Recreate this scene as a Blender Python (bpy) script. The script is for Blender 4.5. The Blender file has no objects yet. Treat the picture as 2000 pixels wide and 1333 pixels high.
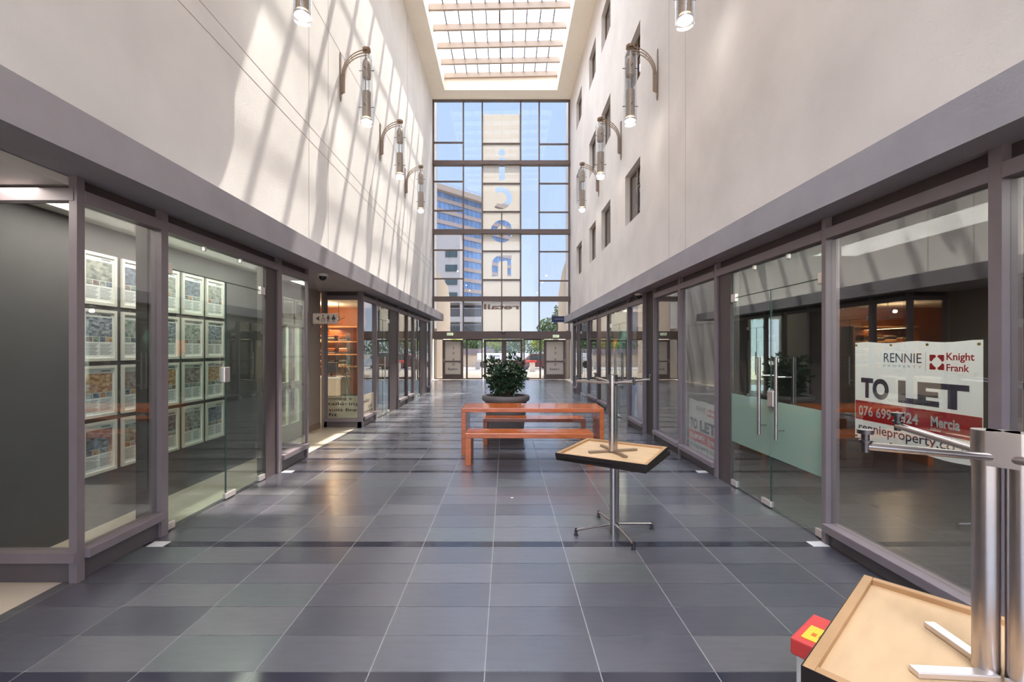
import bpy, bmesh, math, random
from mathutils import Vector, Matrix
random.seed(7)
PI = math.pi
sc = bpy.context.scene
C = sc.collection

# ---------------------------------------------------------------- camera
F = 870.0          # focal length in pixels of the 2000 px wide frame
CAMZ = 1.68
cam_d = bpy.data.cameras.new('camera')
cam = bpy.data.objects.new('camera', cam_d); C.objects.link(cam)
cam_d.sensor_width = 36.0; cam_d.lens = 36.0 * F / 2000.0
cam_d.shift_x = 12.0 / 2000.0; cam_d.shift_y = 16.5 / 2000.0
cam_d.clip_start = 0.05; cam_d.clip_end = 600
cam.location = (0, 0, CAMZ); cam.rotation_euler = (PI / 2, 0, 0)
sc.camera = cam
sc.view_settings.view_transform = 'Standard'; sc.view_settings.look = 'None'
sc.view_settings.exposure = 1.7; sc.view_settings.gamma = 1.0
sc.view_settings.use_curve_mapping = False
sc.cycles.max_bounces = 12; sc.cycles.diffuse_bounces = 6; sc.cycles.glossy_bounces = 6
sc.cycles.transparent_max_bounces = 32; sc.cycles.sample_clamp_indirect = 6.0
sc.cycles.caustics_reflective = False; sc.cycles.caustics_refractive = False

# ---------------------------------------------------------------- sky
def lin(c):
    return tuple(((v / 255.0) / 12.92 if v / 255.0 <= 0.04045 else ((v / 255.0 + 0.055) / 1.055) ** 2.4) for v in c[:3]) + (1.0,)
W = bpy.data.worlds.new('sky'); sc.world = W; W.use_nodes = True
nt = W.node_tree; nt.nodes.clear()
tc = nt.nodes.new('ShaderNodeTexCoord'); sx = nt.nodes.new('ShaderNodeSeparateXYZ')
rp = nt.nodes.new('ShaderNodeValToRGB'); bg = nt.nodes.new('ShaderNodeBackground'); ow = nt.nodes.new('ShaderNodeOutputWorld')
nt.links.new(tc.outputs['Generated'], sx.inputs[0]); nt.links.new(sx.outputs['Z'], rp.inputs[0])
cr = rp.color_ramp
cr.elements[0].position = 0.0; cr.elements[0].color = (0.80, 0.88, 1.0, 1)
cr.elements[1].position = 1.0; cr.elements[1].color = (5.0, 5.35, 5.9, 1)
for p, c in ((0.22, (0.62, 0.78, 1.05, 1)), (0.5, (0.56, 0.74, 1.05, 1)), (0.72, (3.4, 3.7, 4.3, 1))):
    e = cr.elements.new(p); e.color = c
nt.links.new(rp.outputs[0], bg.inputs[0]); bg.inputs[1].default_value = 1.0
nt.links.new(bg.outputs[0], ow.inputs[0])

# ---------------------------------------------------------------- sun
sd = bpy.data.lights.new('sun', 'SUN'); sd.energy = 4.2; sd.angle = 0.012; sd.color = (1.0, 0.90, 0.77)
sun = bpy.data.objects.new('sun', sd); C.objects.link(sun)
sun.location = (6, 12, 40)
sun.rotation_euler = Vector((-0.2257, -0.39, -1.0)).to_track_quat('-Z', 'Y').to_euler()

# ================================================================ materials
def newmat(name):
    m = bpy.data.materials.new(name); m.use_nodes = True
    m.node_tree.nodes.clear(); return m, m.node_tree
def mat(name, rgb, rough=0.6, metal=0.0, var=0.0, scale=4.0, bump=0.0, bscale=60.0, spec=0.5, coat=0.0, stretch=(1, 1, 1), rgb2=None, emit=0.0):
    m, t = newmat(name)
    b = t.nodes.new('ShaderNodeBsdfPrincipled'); o = t.nodes.new('ShaderNodeOutputMaterial')
    t.links.new(b.outputs[0], o.inputs[0])
    col = lin(rgb)
    b.inputs['Base Color'].default_value = col; b.inputs['Roughness'].default_value = rough
    b.inputs['Metallic'].default_value = metal; b.inputs['Specular IOR Level'].default_value = spec
    b.inputs['Coat Weight'].default_value = coat
    if name.startswith('slate'): b.inputs['Coat IOR'].default_value = 2.3; b.inputs['Coat Roughness'].default_value = 0.22; b.inputs['Coat Tint'].default_value = (.97, .98, 1, 1)
    if emit:
        b.inputs['Emission Color'].default_value = col; b.inputs['Emission Strength'].default_value = emit
    if var or bump or rgb2:
        g = t.nodes.new('ShaderNodeTexCoord'); mp = t.nodes.new('ShaderNodeMapping')
        mp.inputs['Scale'].default_value = stretch
        t.links.new(g.outputs['Object'], mp.inputs[0])
    if var or rgb2:
        n = t.nodes.new('ShaderNodeTexNoise'); n.inputs['Scale'].default_value = scale; n.inputs['Detail'].default_value = 6
        t.links.new(mp.outputs[0], n.inputs[0])
        r = t.nodes.new('ShaderNodeValToRGB')
        c2 = lin(rgb2) if rgb2 else tuple(v * (1 - var) for v in col[:3]) + (1,)
        c1 = col if rgb2 else tuple(min(1, v * (1 + var * 0.6)) for v in col[:3]) + (1,)
        r.color_ramp.elements[0].position = 0.32; r.color_ramp.elements[0].color = c2
        r.color_ramp.elements[1].position = 0.68; r.color_ramp.elements[1].color = c1
        t.links.new(n.outputs[0], r.inputs[0]); t.links.new(r.outputs[0], b.inputs['Base Color'])
    if bump:
        n2 = t.nodes.new('ShaderNodeTexNoise'); n2.inputs['Scale'].default_value = bscale; n2.inputs['Detail'].default_value = 4
        t.links.new(mp.outputs[0], n2.inputs[0])
        bp = t.nodes.new('ShaderNodeBump'); bp.inputs['Strength'].default_value = bump; bp.inputs['Distance'].default_value = 0.01
        t.links.new(n2.outputs[0], bp.inputs['Height']); t.links.new(bp.outputs[0], b.inputs['Normal'])
    return m
def glass(name, tint=(1, 1, 1), f0=0.06, frost=0.0, frost_rgb=(230, 240, 235), rough=0.0, gcol=(1, 1, 1)):
    """clear pane: transparent and mirror mixed by the Schlick law of the angle; frost adds a diffusing film"""
    m, t = newmat(name); N = t.nodes
    o = N.new('ShaderNodeOutputMaterial'); tr = N.new('ShaderNodeBsdfTransparent'); gl = N.new('ShaderNodeBsdfGlossy')
    tr.inputs[0].default_value = tuple(tint) + (1,); gl.inputs['Roughness'].default_value = rough
    gl.inputs[0].default_value = tuple(gcol) + (1,)
    ge = N.new('ShaderNodeNewGeometry'); dt = N.new('ShaderNodeVectorMath'); dt.operation = 'DOT_PRODUCT'
    t.links.new(ge.outputs['Incoming'], dt.inputs[0]); t.links.new(ge.outputs['Normal'], dt.inputs[1])
    def M(op, a, b=None):
        x = N.new('ShaderNodeMath'); x.operation = op
        for i, v in enumerate((a, b)):
            if v is None: continue
            if isinstance(v, (int, float)): x.inputs[i].default_value = v
            else: t.links.new(v, x.inputs[i])
        return x.outputs[0]
    c = M('ABSOLUTE', dt.outputs['Value']); p = M('POWER', M('SUBTRACT', 1.0, c), 5.0)
    fr = M('ADD', M('MULTIPLY', p, 1.0 - f0), f0)
    mx = N.new('ShaderNodeMixShader'); t.links.new(fr, mx.inputs[0])
    base = tr.outputs[0]
    if frost:
        df = N.new('ShaderNodeBsdfDiffuse'); tl = N.new('ShaderNodeBsdfTranslucent'); m1 = N.new('ShaderNodeMixShader'); m2 = N.new('ShaderNodeMixShader')
        df.inputs[0].default_value = lin(frost_rgb); tl.inputs[0].default_value = lin(frost_rgb)
        m1.inputs[0].default_value = 0.55; t.links.new(df.outputs[0], m1.inputs[1]); t.links.new(tl.outputs[0], m1.inputs[2])
        m2.inputs[0].default_value = frost; t.links.new(tr.outputs[0], m2.inputs[1]); t.links.new(m1.outputs[0], m2.inputs[2])
        base = m2.outputs[0]
    t.links.new(base, mx.inputs[1]); t.links.new(gl.outputs[0], mx.inputs[2]); t.links.new(mx.outputs[0], o.inputs[0])
    return m
def emis(name, rgb, s):
    m, t = newmat(name); o = t.nodes.new('ShaderNodeOutputMaterial'); e = t.nodes.new('ShaderNodeEmission')
    e.inputs[0].default_value = lin(rgb); e.inputs[1].default_value = s; t.links.new(e.outputs[0], o.inputs[0]); return m

def polished(name, rgb, rough, **k):
    """honed stone: the plain surface under a sheen that grows towards grazing angles"""
    m = mat(name, rgb, 0.5, **k); t = m.node_tree; N = t.nodes
    b = [n for n in N if n.type == 'BSDF_PRINCIPLED'][0]; o = [n for n in N if n.type == 'OUTPUT_MATERIAL'][0]
    gl = N.new('ShaderNodeBsdfGlossy'); gl.inputs['Roughness'].default_value = rough * 0.8; gl.inputs[0].default_value = (.97, .98, 1, 1)
    ge = N.new('ShaderNodeNewGeometry'); dt = N.new('ShaderNodeVectorMath'); dt.operation = 'DOT_PRODUCT'
    t.links.new(ge.outputs['Incoming'], dt.inputs[0]); t.links.new(ge.outputs['Normal'], dt.inputs[1])
    def M(op, a, c):
        x = N.new('ShaderNodeMath'); x.operation = op
        for i, v in enumerate((a, c)):
            if isinstance(v, (int, float)): x.inputs[i].default_value = v
            else: t.links.new(v, x.inputs[i])
        return x.outputs[0]
    f = M('ADD', M('MULTIPLY', M('POWER', M('SUBTRACT', 1.0, M('ABSOLUTE', dt.outputs['Value'], 0.0)), 3.4), 0.94), 0.02)
    mx = N.new('ShaderNodeMixShader'); t.links.new(f, mx.inputs[0]); t.links.new(b.outputs[0], mx.inputs[1]); t.links.new(gl.outputs[0], mx.inputs[2])
    t.links.new(mx.outputs[0], o.inputs[0]); return m
M_ = {}
M_['plaster'] = mat('plaster', (227, 223, 217), 0.9, var=0.07, scale=0.9, bump=0.35, bscale=45, spec=0.2)
M_['plaster_r'] = mat('plaster_right', (225, 216, 207), 0.9, var=0.10, scale=0.7, bump=0.35, bscale=45, spec=0.2)
M_['joint'] = mat('joint', (150, 143, 138), 0.9)
M_['cream'] = mat('ceiling_cream', (255, 244, 226), 0.85, var=0.02)
M_['fascia'] = mat('fascia_grey', (172, 168, 173), 0.75, var=0.10, scale=2.2, bump=0.2, bscale=70)
M_['frame'] = mat('frame_grey', (134, 122, 126), 0.45, var=0.04, scale=8)
M_['frame_dk'] = mat('frame_dark', (86, 74, 74), 0.55)
M_['kick'] = mat('kick_grey', (98, 90, 92), 0.6, var=0.05)
M_['brown'] = mat('facade_bronze', (104, 88, 82), 0.5, metal=0.15, var=0.05)
M_['grout'] = mat('grout', (168, 164, 162), 0.8)
tiles = []
for i, (c, r) in enumerate((((80, 78, 85), .30), ((74, 72, 80), .27), ((87, 84, 91), .32), ((86, 90, 90), .30), ((67, 66, 74), .26), ((93, 90, 93), .33))):
    tiles.append(polished('slate_tile_%s' % 'abcdef'[i], c, r, var=0.12, scale=5, bump=0.10, bscale=30, stretch=(1, 6, 1), spec=0.5))
M_['strip'] = mat('polished_strip', (58, 57, 66), 0.12, var=0.1)
M_['white_tile'] = mat('white_tile', (225, 222, 218), 0.3)
M_['beige_floor'] = mat('beige_floor', (205, 192, 176), 0.45, var=0.05, scale=3)
M_['dark_floor'] = mat('dark_floor', (92, 88, 84), 0.35, var=0.2, scale=3, stretch=(1, 8, 1))
M_['shopwall'] = mat('shop_wall_charcoal', (98, 95, 97), 0.8, var=0.05)
M_['shopwall_d'] = mat('shop_wall_dark', (72, 66, 64), 0.8, var=0.08)
M_['shopwall_l'] = mat('shop_wall_light', (168, 156, 146), 0.8, var=0.04)
M_['white'] = mat('white_paint', (236, 232, 224), 0.5)
M_['glass_l'] = glass('shop_glass_left', (0.93, 0.96, 0.94), 0.13)
M_['glass_r'] = glass('shop_glass_right', (0.95, 0.97, 0.96), 0.15)
M_['glass_g'] = glass('toughened_green_glass', (0.84, 0.92, 0.87), 0.13)
M_['glass_gr'] = glass('toughened_green_glass_right', (0.80, 0.89, 0.84), 0.17)
M_['glass_edge'] = mat('glass_edge', (60, 84, 76), 0.2)
M_['frost'] = glass('frosted_film', (0.85, 0.9, 0.88), 0.05, frost=0.80, frost_rgb=(206, 230, 220))
M_['glass_f'] = glass('facade_glass', (0.54, 0.55, 0.565), 0.03)
M_['vinyl'] = mat('cream_vinyl', (244, 230, 208), 0.7)
def translucent(name, rgb, w=0.5):
    m, t = newmat(name); o = t.nodes.new('ShaderNodeOutputMaterial')
    d = t.nodes.new('ShaderNodeBsdfDiffuse'); l = t.nodes.new('ShaderNodeBsdfTranslucent'); x = t.nodes.new('ShaderNodeMixShader')
    d.inputs[0].default_value = lin(rgb); l.inputs[0].default_value = lin(rgb); x.inputs[0].default_value = w
    t.links.new(d.outputs[0], x.inputs[1]); t.links.new(l.outputs[0], x.inputs[2]); t.links.new(x.outputs[0], o.inputs[0]); return m
M_['vinyl'] = translucent('cream_vinyl', (240, 228, 208), 0.62)
M_['vinyl_txt'] = translucent('printed_film', (236, 228, 212), 0.4)
M_['skyglass'] = glass('skylight_glass', (0.90, 0.92, 0.95), 0.04, frost=0.10, frost_rgb=(245, 245, 245))
M_['steel'] = mat('brushed_steel', (190, 182, 180), 0.28, metal=1.0, var=0.05, scale=20)
M_['steel_w'] = mat('satin_fitting', (225, 215, 210), 0.35, metal=0.8)
M_['steel_d'] = mat('dark_steel', (96, 90, 92), 0.35, metal=0.9)
M_['bronze'] = mat('bracket_steel', (150, 128, 108), 0.35, metal=0.9)
M_['perf'] = mat('perforated_bronze', (206, 178, 152), 0.6, metal=0.2, rgb2=(132, 108, 88), scale=90)
M_['tubeglass'] = glass('lamp_tube_glass', (0.93, 0.95, 0.97), 0.07)
M_['lampglow'] = emis('lamp_glow', (255, 250, 240), 2.4)
M_['wood'] = mat('red_wood', (204, 102, 40), 0.25, var=0.25, scale=5, stretch=(1, 9, 9), coat=0.35)
M_['ply'] = mat('plywood', (214, 178, 136), 0.6, var=0.10, scale=3.5, stretch=(1, 4, 1))
M_['rim'] = mat('table_rim', (188, 146, 102), 0.55, var=0.10)
M_['black_edge'] = mat('black_laminate', (34, 26, 24), 0.4)
M_['pot'] = mat('planter_grey', (118, 110, 108), 0.6, var=0.06, bump=0.1)
M_['soil'] = mat('soil', (60, 48, 38), 0.95, var=0.3, scale=30)
M_['leaf'] = mat('leaf_green', (52, 78, 44), 0.5, rgb2=(34, 56, 36), scale=9)
M_['bark'] = mat('bark', (96, 78, 60), 0.9, var=0.2)
M_['navy'] = mat('sign_navy', (34, 42, 84), 0.5)
M_['signwhite'] = mat('banner_white', (250, 252, 250), 0.55)

M_['signred'] = mat('banner_red', (214, 22, 44), 0.5)
M_['black'] = mat('black_paint', (22, 20, 22), 0.5)
M_['grey_txt'] = mat('grey_print', (150, 150, 156), 0.6)
M_['gold'] = mat('eyelet_brass', (176, 156, 96), 0.35, metal=0.9)
M_['red'] = mat('red_card', (226, 74, 70), 0.5)
M_['yellow'] = mat('yellow_label', (250, 214, 66), 0.5)
M_['orange_txt'] = mat('orange_print', (226, 120, 40), 0.5)
M_['exit'] = mat('exit_white_green', (214, 226, 190), 0.5, emit=0.25)
M_['exit_txt'] = mat('exit_print', (70, 96, 60), 0.5)
M_['grey_dk'] = mat('grey_lettering', (110, 106, 106), 0.6)
M_['tailorwood'] = mat('tailor_wood_wall', (150, 84, 44), 0.5, var=0.15, scale=3, stretch=(6, 6, 1))
M_['signpanel'] = mat('sign_panel', (160, 140, 124), 0.5)
M_['shelfwood'] = mat('shelf_wood', (204, 146, 92), 0.5, var=0.1)
M_['counter_b'] = mat('counter_beige', (206, 184, 156), 0.5)
M_['poster_blue'] = mat('poster_blue', (46, 120, 230), 0.5, rgb2=(110, 100, 116), scale=5)
M_['poster_pale'] = mat('poster_pale', (214, 226, 228), 0.5, rgb2=(96, 140, 190), scale=9)
M_['skinp'] = mat('printed_skin', (196, 140, 110), 0.6)
M_['dress_white'] = mat('dress_white', (214, 222, 214), 0.8, var=.1)
M_['brownpanel'] = mat('brown_panel', (92, 58, 50), 0.5, var=.15)
M_['black_brown'] = mat('carved_dark', (44, 30, 28), 0.5)
M_['orange_sh'] = mat('orange_shade', (226, 116, 40), 0.6, emit=.3)
M_['teal'] = mat('teal_cloth', (110, 156, 152), 0.7, var=.3, scale=8)
M_['skirting'] = mat('skirting', (158, 138, 124), 0.5)

def translucent(name, rgb, w=0.5):
    m, t = newmat(name); o = t.nodes.new('ShaderNodeOutputMaterial')
    d = t.nodes.new('ShaderNodeBsdfDiffuse'); l = t.nodes.new('ShaderNodeBsdfTranslucent'); x = t.nodes.new('ShaderNodeMixShader')
    d.inputs[0].default_value = lin(rgb); l.inputs[0].default_value = lin(rgb); x.inputs[0].default_value = w
    t.links.new(d.outputs[0], x.inputs[1]); t.links.new(l.outputs[0], x.inputs[2]); t.links.new(x.outputs[0], o.inputs[0]); return m
M_['bannercloth'] = translucent('banner_cloth', (250, 253, 250), 0.4)
# ================================================================ helpers
class MB:
    """collects shapes into one mesh"""
    def __init__(s): s.bm = bmesh.new()
    def box(s, x0, x1, y0, y1, z0, z1, bev=0.0, mi=0):
        if x1 < x0: x0, x1 = x1, x0
        if y1 < y0: y0, y1 = y1, y0
        if z1 < z0: z0, z1 = z1, z0
        r = bmesh.ops.create_cube(s.bm, size=1.0)
        bmesh.ops.scale(s.bm, vec=(x1 - x0, y1 - y0, z1 - z0), verts=r['verts'])
        bmesh.ops.translate(s.bm, vec=((x0 + x1) / 2, (y0 + y1) / 2, (z0 + z1) / 2), verts=r['verts'])
        fs = set(f for v in r['verts'] for f in v.link_faces)
        for f in fs: f.material_index = mi
        if bev:
            es = list(set(e for v in r['verts'] for e in v.link_edges))
            bmesh.ops.bevel(s.bm, geom=es, offset=bev, segments=2, affect='EDGES', profile=0.5)
        return s
    def obox(s, c, u, v, w, a, b, d, bev=0.0):
        """box centred at c with unit axes u v w and full sizes a b d"""
        r = bmesh.ops.create_cube(s.bm, size=1.0)
        m = Matrix((u * a, v * b, w * d)).transposed().to_4x4(); m.translation = c
        bmesh.ops.transform(s.bm, matrix=m, verts=r['verts'])
        if bev:
            es = list(set(e for q in r['verts'] for e in q.link_edges))
            bmesh.ops.bevel(s.bm, geom=es, offset=bev, segments=2, affect='EDGES', profile=0.5)
        return s
    def tube(s, p, q, r, r2=None, seg=14, cap=True):
        p = Vector(p); q = Vector(q); d = q - p; L = d.length
        if L < 1e-6: return s
        rr = bmesh.ops.create_cone(s.bm, cap_ends=cap, segments=seg, radius1=r, radius2=r if r2 is None else r2, depth=L)
        m = Vector((0, 0, 1)).rotation_difference(d.normalized()).to_matrix().to_4x4(); m.translation = (p + q) / 2
        bmesh.ops.transform(s.bm, matrix=m, verts=rr['verts']); return s
    def path(s, pts, r, seg=10):
        for a, b in zip(pts[:-1], pts[1:]): s.tube(a, b, r, seg=seg)
        for a in pts[1:-1]: s.ball(a, r, seg=seg)
        return s
    def ball(s, c, r, seg=10, sc_=(1, 1, 1)):
        rr = bmesh.ops.create_uvsphere(s.bm, u_segments=seg, v_segments=max(6, seg // 2 + 2), radius=r)
        bmesh.ops.scale(s.bm, vec=sc_, verts=rr['verts']); bmesh.ops.translate(s.bm, vec=c, verts=rr['verts']); return s
    def lathe(s, c, prof, seg=40):
        rings = []
        for (r, z) in prof:
            rings.append([s.bm.verts.new((c[0] + r * math.cos(2 * PI * k / seg), c[1] + r * math.sin(2 * PI * k / seg), c[2] + z)) for k in range(seg)] if r > 1e-5 else [s.bm.verts.new((c[0], c[1], c[2] + z))])
        for a, b in zip(rings[:-1], rings[1:]):
            for k in range(seg):
                k2 = (k + 1) % seg
                if len(a) == 1 and len(b) == 1: continue
                if len(a) == 1: s.bm.faces.new((a[0], b[k2], b[k]))
                elif len(b) == 1: s.bm.faces.new((a[k], a[k2], b[0]))
                else: s.bm.faces.new((a[k], a[k2], b[k2], b[k]))
        return s
    def poly(s, pts, mi=0):
        f = s.bm.faces.new([s.bm.verts.new(p) for p in pts]); f.material_index = mi; return s
    def prism(s, pts, n):
        """closed prism from a planar outline pushed along n"""
        a = [s.bm.verts.new(p) for p in pts]; n = Vector(n); b = [s.bm.verts.new(Vector(p) + n) for p in pts]
        s.bm.faces.new(a[::-1]); s.bm.faces.new(b)
        for k in range(len(a)):
            k2 = (k + 1) % len(a); s.bm.faces.new((a[k], a[k2], b[k2], b[k]))
        return s
    def build(s, name, m, parent=None, smooth=False, loc=None):
        bmesh.ops.recalc_face_normals(s.bm, faces=s.bm.faces[:]) if not getattr(s, 'norec', False) else None
        me = bpy.data.meshes.new(name); s.bm.to_mesh(me); s.bm.free()
        for x in (m if isinstance(m, (list, tuple)) else [m]): me.materials.append(M_[x] if isinstance(x, str) else x)
        if smooth:
            for p in me.polygons: p.use_smooth = True
            try: me.set_sharp_from_angle(angle=math.radians(40))
            except Exception: pass
        o = bpy.data.objects.new(name, me); C.objects.link(o)
        if parent is not None: o.parent = parent
        return o
def B(): return MB()
def tag(o, label, cat, group=None, kind=None):
    if label: o['label'] = label
    if cat: o['category'] = cat
    if group: o['group'] = group
    if kind: o['kind'] = kind
    return o
def empty(name, loc=(0, 0, 0), rz=0.0):
    o = bpy.data.objects.new(name, None); C.objects.link(o); o.location = loc; o.rotation_euler = (0, 0, rz); o.empty_display_size = 0.2
    return o
def struct(o): o['kind'] = 'structure'; return o
def thing(name, label, cat, loc=(0, 0, 0), rz=0.0, group=None): return tag(empty(name, loc, rz), label, cat, group)
def copy_tree(o, parent=None):
    c = o.copy(); C.objects.link(c)
    if parent is not None: c.parent = parent
    for ch in list(o.children): copy_tree(ch, c)
    return c
def textmesh(name, s, m, parent, org, u, v, width, height, bold=0.0, mirror=False, thick=0.0, off=0.0):
    """letters as real flat plates: org = lower left, u/v = writing and up directions, fitted to width x height"""
    cu = bpy.data.curves.new('t', 'FONT'); cu.body = s; cu.size = 1.0; cu.offset = bold; cu.resolution_u = 4
    if thick: cu.extrude = 0.0
    o = bpy.data.objects.new('t', cu); C.objects.link(o)
    dg = bpy.context.evaluated_depsgraph_get(); dg.update()
    me = bpy.data.meshes.new_from_object(o.evaluated_get(dg)); bpy.data.objects.remove(o)
    xs = [q.co.x for q in me.vertices]; ys = [q.co.y for q in me.vertices]
    x0, x1, y0, y1 = min(xs), max(xs), min(ys), max(ys)
    u = Vector(u).normalized(); v = Vector(v).normalized(); n = u.cross(v); org = Vector(org)
    for q in me.vertices:
        a = (q.co.x - x0) / (x1 - x0) * width
        if mirror: a = width - a
        b = (q.co.y - y0) / (y1 - y0) * height
        q.co = org + u * a + v * b + n * off
    me.name = name; me.materials.clear(); me.materials.append(M_[m] if isinstance(m, str) else m)
    ob = bpy.data.objects.new(name, me); C.objects.link(ob)
    if parent is not None: ob.parent = parent
    return ob
_w = [0]; _d = [0]; _t = [0]
def wname(): _w[0] += 1; return 'window_%d' % _w[0]
def dname(): _d[0] += 1; return 'door_%d' % _d[0]
def tname(): _t[0] += 1; return 'trim_%d' % _t[0]
def sboxes(name, m, boxes, bev=0.0, parent=None):
    b = B()
    for q in boxes: b.box(*q, bev=bev)
    o = b.build(name, m, parent)
    if parent is None: struct(o)
    return o

YE = 24.8      # the glazed end wall
XL, XR = -4.07, 3.59
ZC = 15.55     # ceiling
# ================================================================ floor of tiles
def floor_tiles():
    b = B(); bm = b.bm; b.norec = True
    rows = []; 
    y = 2.22; bands = [(2.22, 2.32, 's')]
    yy = 2.22
    while yy > -3.2: rows.append((yy - 0.3, yy, 't')); yy -= 0.3
    yy = 2.32
    for k in range(5): rows.append((yy, yy + 0.294, 't')); yy += 0.294
    bands.append((yy, yy + 0.10, 's')); yy += 0.10
    for k in range(7): rows.append((yy, yy + 0.312, 't')); yy += 0.312
    while yy < 24.6:
        bands.append((yy, yy + 0.10, 's')); yy += 0.10
        for k in range(2): rows.append((yy, yy + 0.3, 't')); yy += 0.3
    rows.append((yy, YE, 't'))
    g = 0.003
    xs = [-0.11 + 0.6 * k for k in range(-6, 6)]
    for (a, c, kind) in rows + bands:
        x_lo = -3.20 if c < 18.2 else -3.75; x_hi = 2.86 if c < 18.2 else 3.3
        cols = [x for x in xs if x_lo < x < x_hi]; cols = [x_lo] + cols + [x_hi]
        for x0, x1 in zip(cols[:-1], cols[1:]):
            if x1 - x0 < 0.02: continue
            z = 0.0
            mi = 6 if kind == 's' else random.choice((0, 0, 1, 1, 2, 3, 4, 5))
            vs = [bm.verts.new(p) for p in ((x0 + g, a + g * 0.7, z), (x1 - g, a + g * 0.7, z), (x1 - g, c - g * 0.7, z), (x0 + g, c - g * 0.7, z))]
            f = bm.faces.new(vs); f.material_index = mi
    b.box(-3.20, 2.86, -3.5, YE, -0.10, -0.0025, mi=7)
    b.box(-3.75, -3.2, 18.2, YE, -0.10, -0.0025, mi=7); b.box(2.86, 3.3, 18.2, YE, -0.10, -0.0025, mi=7)
    return struct(b.build('floor', tiles + [M_['strip'], M_['grout']]))
floor_tiles()
sboxes('floor_left', 'beige_floor', [(-9, -3.2, -3.5, 18.2, -0.1, 0.0), (XL - .2, -3.75, 18.2, YE, -0.1, 0.0)])
sboxes('floor_right', 'dark_floor', [(2.86, 9, -3.5, 8.4, -0.1, 0.0), (2.86, 9, 8.4, 18.2, -0.1, 0.0)])
sboxes('floor_edge', 'beige_floor', [(3.3, XR + .2, 18.2, YE, -0.1, 0.0)])
for (x0, x1, y0, y1) in ((-3.06, -2.92, 3.79, 3.89), (2.62, 2.76, 3.79, 3.89), (-3.06, -2.92, 6.06, 6.16), (2.62, 2.76, 6.06, 6.16)):
    sboxes(tname(), 'white_tile', [(x0, x1, y0, y1, 0.0, 0.004)])

# ================================================================ upper walls
def wall_grid(x0, x1, ys, ye, zs, ze, holes):
    b = B(); yc = sorted(set([ys, ye] + [h[0] for h in holes] + [h[1] for h in holes]))
    for a, c in zip(yc[:-1], yc[1:]):
        zz = zs
        for h in sorted([h for h in holes if h[0] <= a + 1e-6 and h[1] >= c - 1e-6], key=lambda q: q[2]):
            if h[2] > zz: b.box(x0, x1, a, c, zz, h[2])
            zz = h[3]
        if ze > zz: b.box(x0, x1, a, c, zz, ze)
    return b
wl = struct(wall_grid(XL - 0.35, XL, -9, YE + 1.4, 2.9, 20.0, []).build('wall_left', 'plaster'))
sboxes('joint', 'joint', [(XL, XL + 0.003, y - .004, y + .004, 3.2, 15.5) for y in (9.2, 10.2, 18.4)] +
       [(XL, XL + 0.003, -4, YE, z - .004, z + .004) for z in (6.02, 6.32, 9.0)], parent=wl)
cols = [(11.9, 13.4), (15.3, 16.75), (17.8, 19.2), (21.1, 22.7)]
holes = []
for (z0, z1) in ((5.36, 6.86), (9.03, 10.5), (12.8, 14.2)):
    for (a, c) in cols: holes.append((a, c, z0, z1))
wr = struct(wall_grid(XR, XR + 0.35, -9, YE + 1.9, 2.8, 20.0, holes).build('wall_right', 'plaster_r'))
sboxes('joint', 'joint', [(XR - .002, XR, y - .003, y + .003, 3.2, 15.5) for y in (8.9, 9.8)], parent=wr)
M_['wframe'] = mat('window_frame_brown', (120, 98, 82), 0.5)
M_['glass_w'] = glass('upper_window_glass', (0.6, 0.62, 0.64), 0.22)
for (a, c, z0, z1) in holes:
    w = struct(empty(wname(), (XR, (a + c) / 2, z0)))
    b = B(); X0 = XR + 0.14
    L = lambda y0, y1, p, q: b.box(X0 - XR, X0 - XR + 0.06, y0 - (a + c) / 2, y1 - (a + c) / 2, p - z0, q - z0)
    L(a, c, z0, z0 + .07); L(a, c, z1 - .07, z1); L(a, a + .07, z0 + .07, z1 - .07); L(c - .07, c, z0 + .07, z1 - .07)
    L((a + c) / 2 - .04, (a + c) / 2 + .04, z0 + .07, z1 - .07)
    L(a + .07, (a + c) / 2 - .04, z0 + 0.9, z0 + 0.94)
    b.build('window_frame', 'wframe', w)
    B().box(X0 - XR + .025, X0 - XR + .035, a + .05 - (a + c) / 2, c - .05 - (a + c) / 2, .05, z1 - z0 - .05).build('pane', 'glass_w', w)
sboxes('wall_right_room', 'shopwall_d', [(XR + 1.6, XR + 1.7, 10, 24, 3.0, 15.2), (XR + .35, XR + 1.7, 10, 10.1, 3, 15.2), (XR + .35, XR + 1.7, 23.9, 24, 3, 15.2), (XR + .35, XR + 1.6, 10.1, 23.9, 15.1, 15.2), (XR+.35, XR+1.6, 10.1, 23.9, 3.0, 3.1)])

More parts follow.
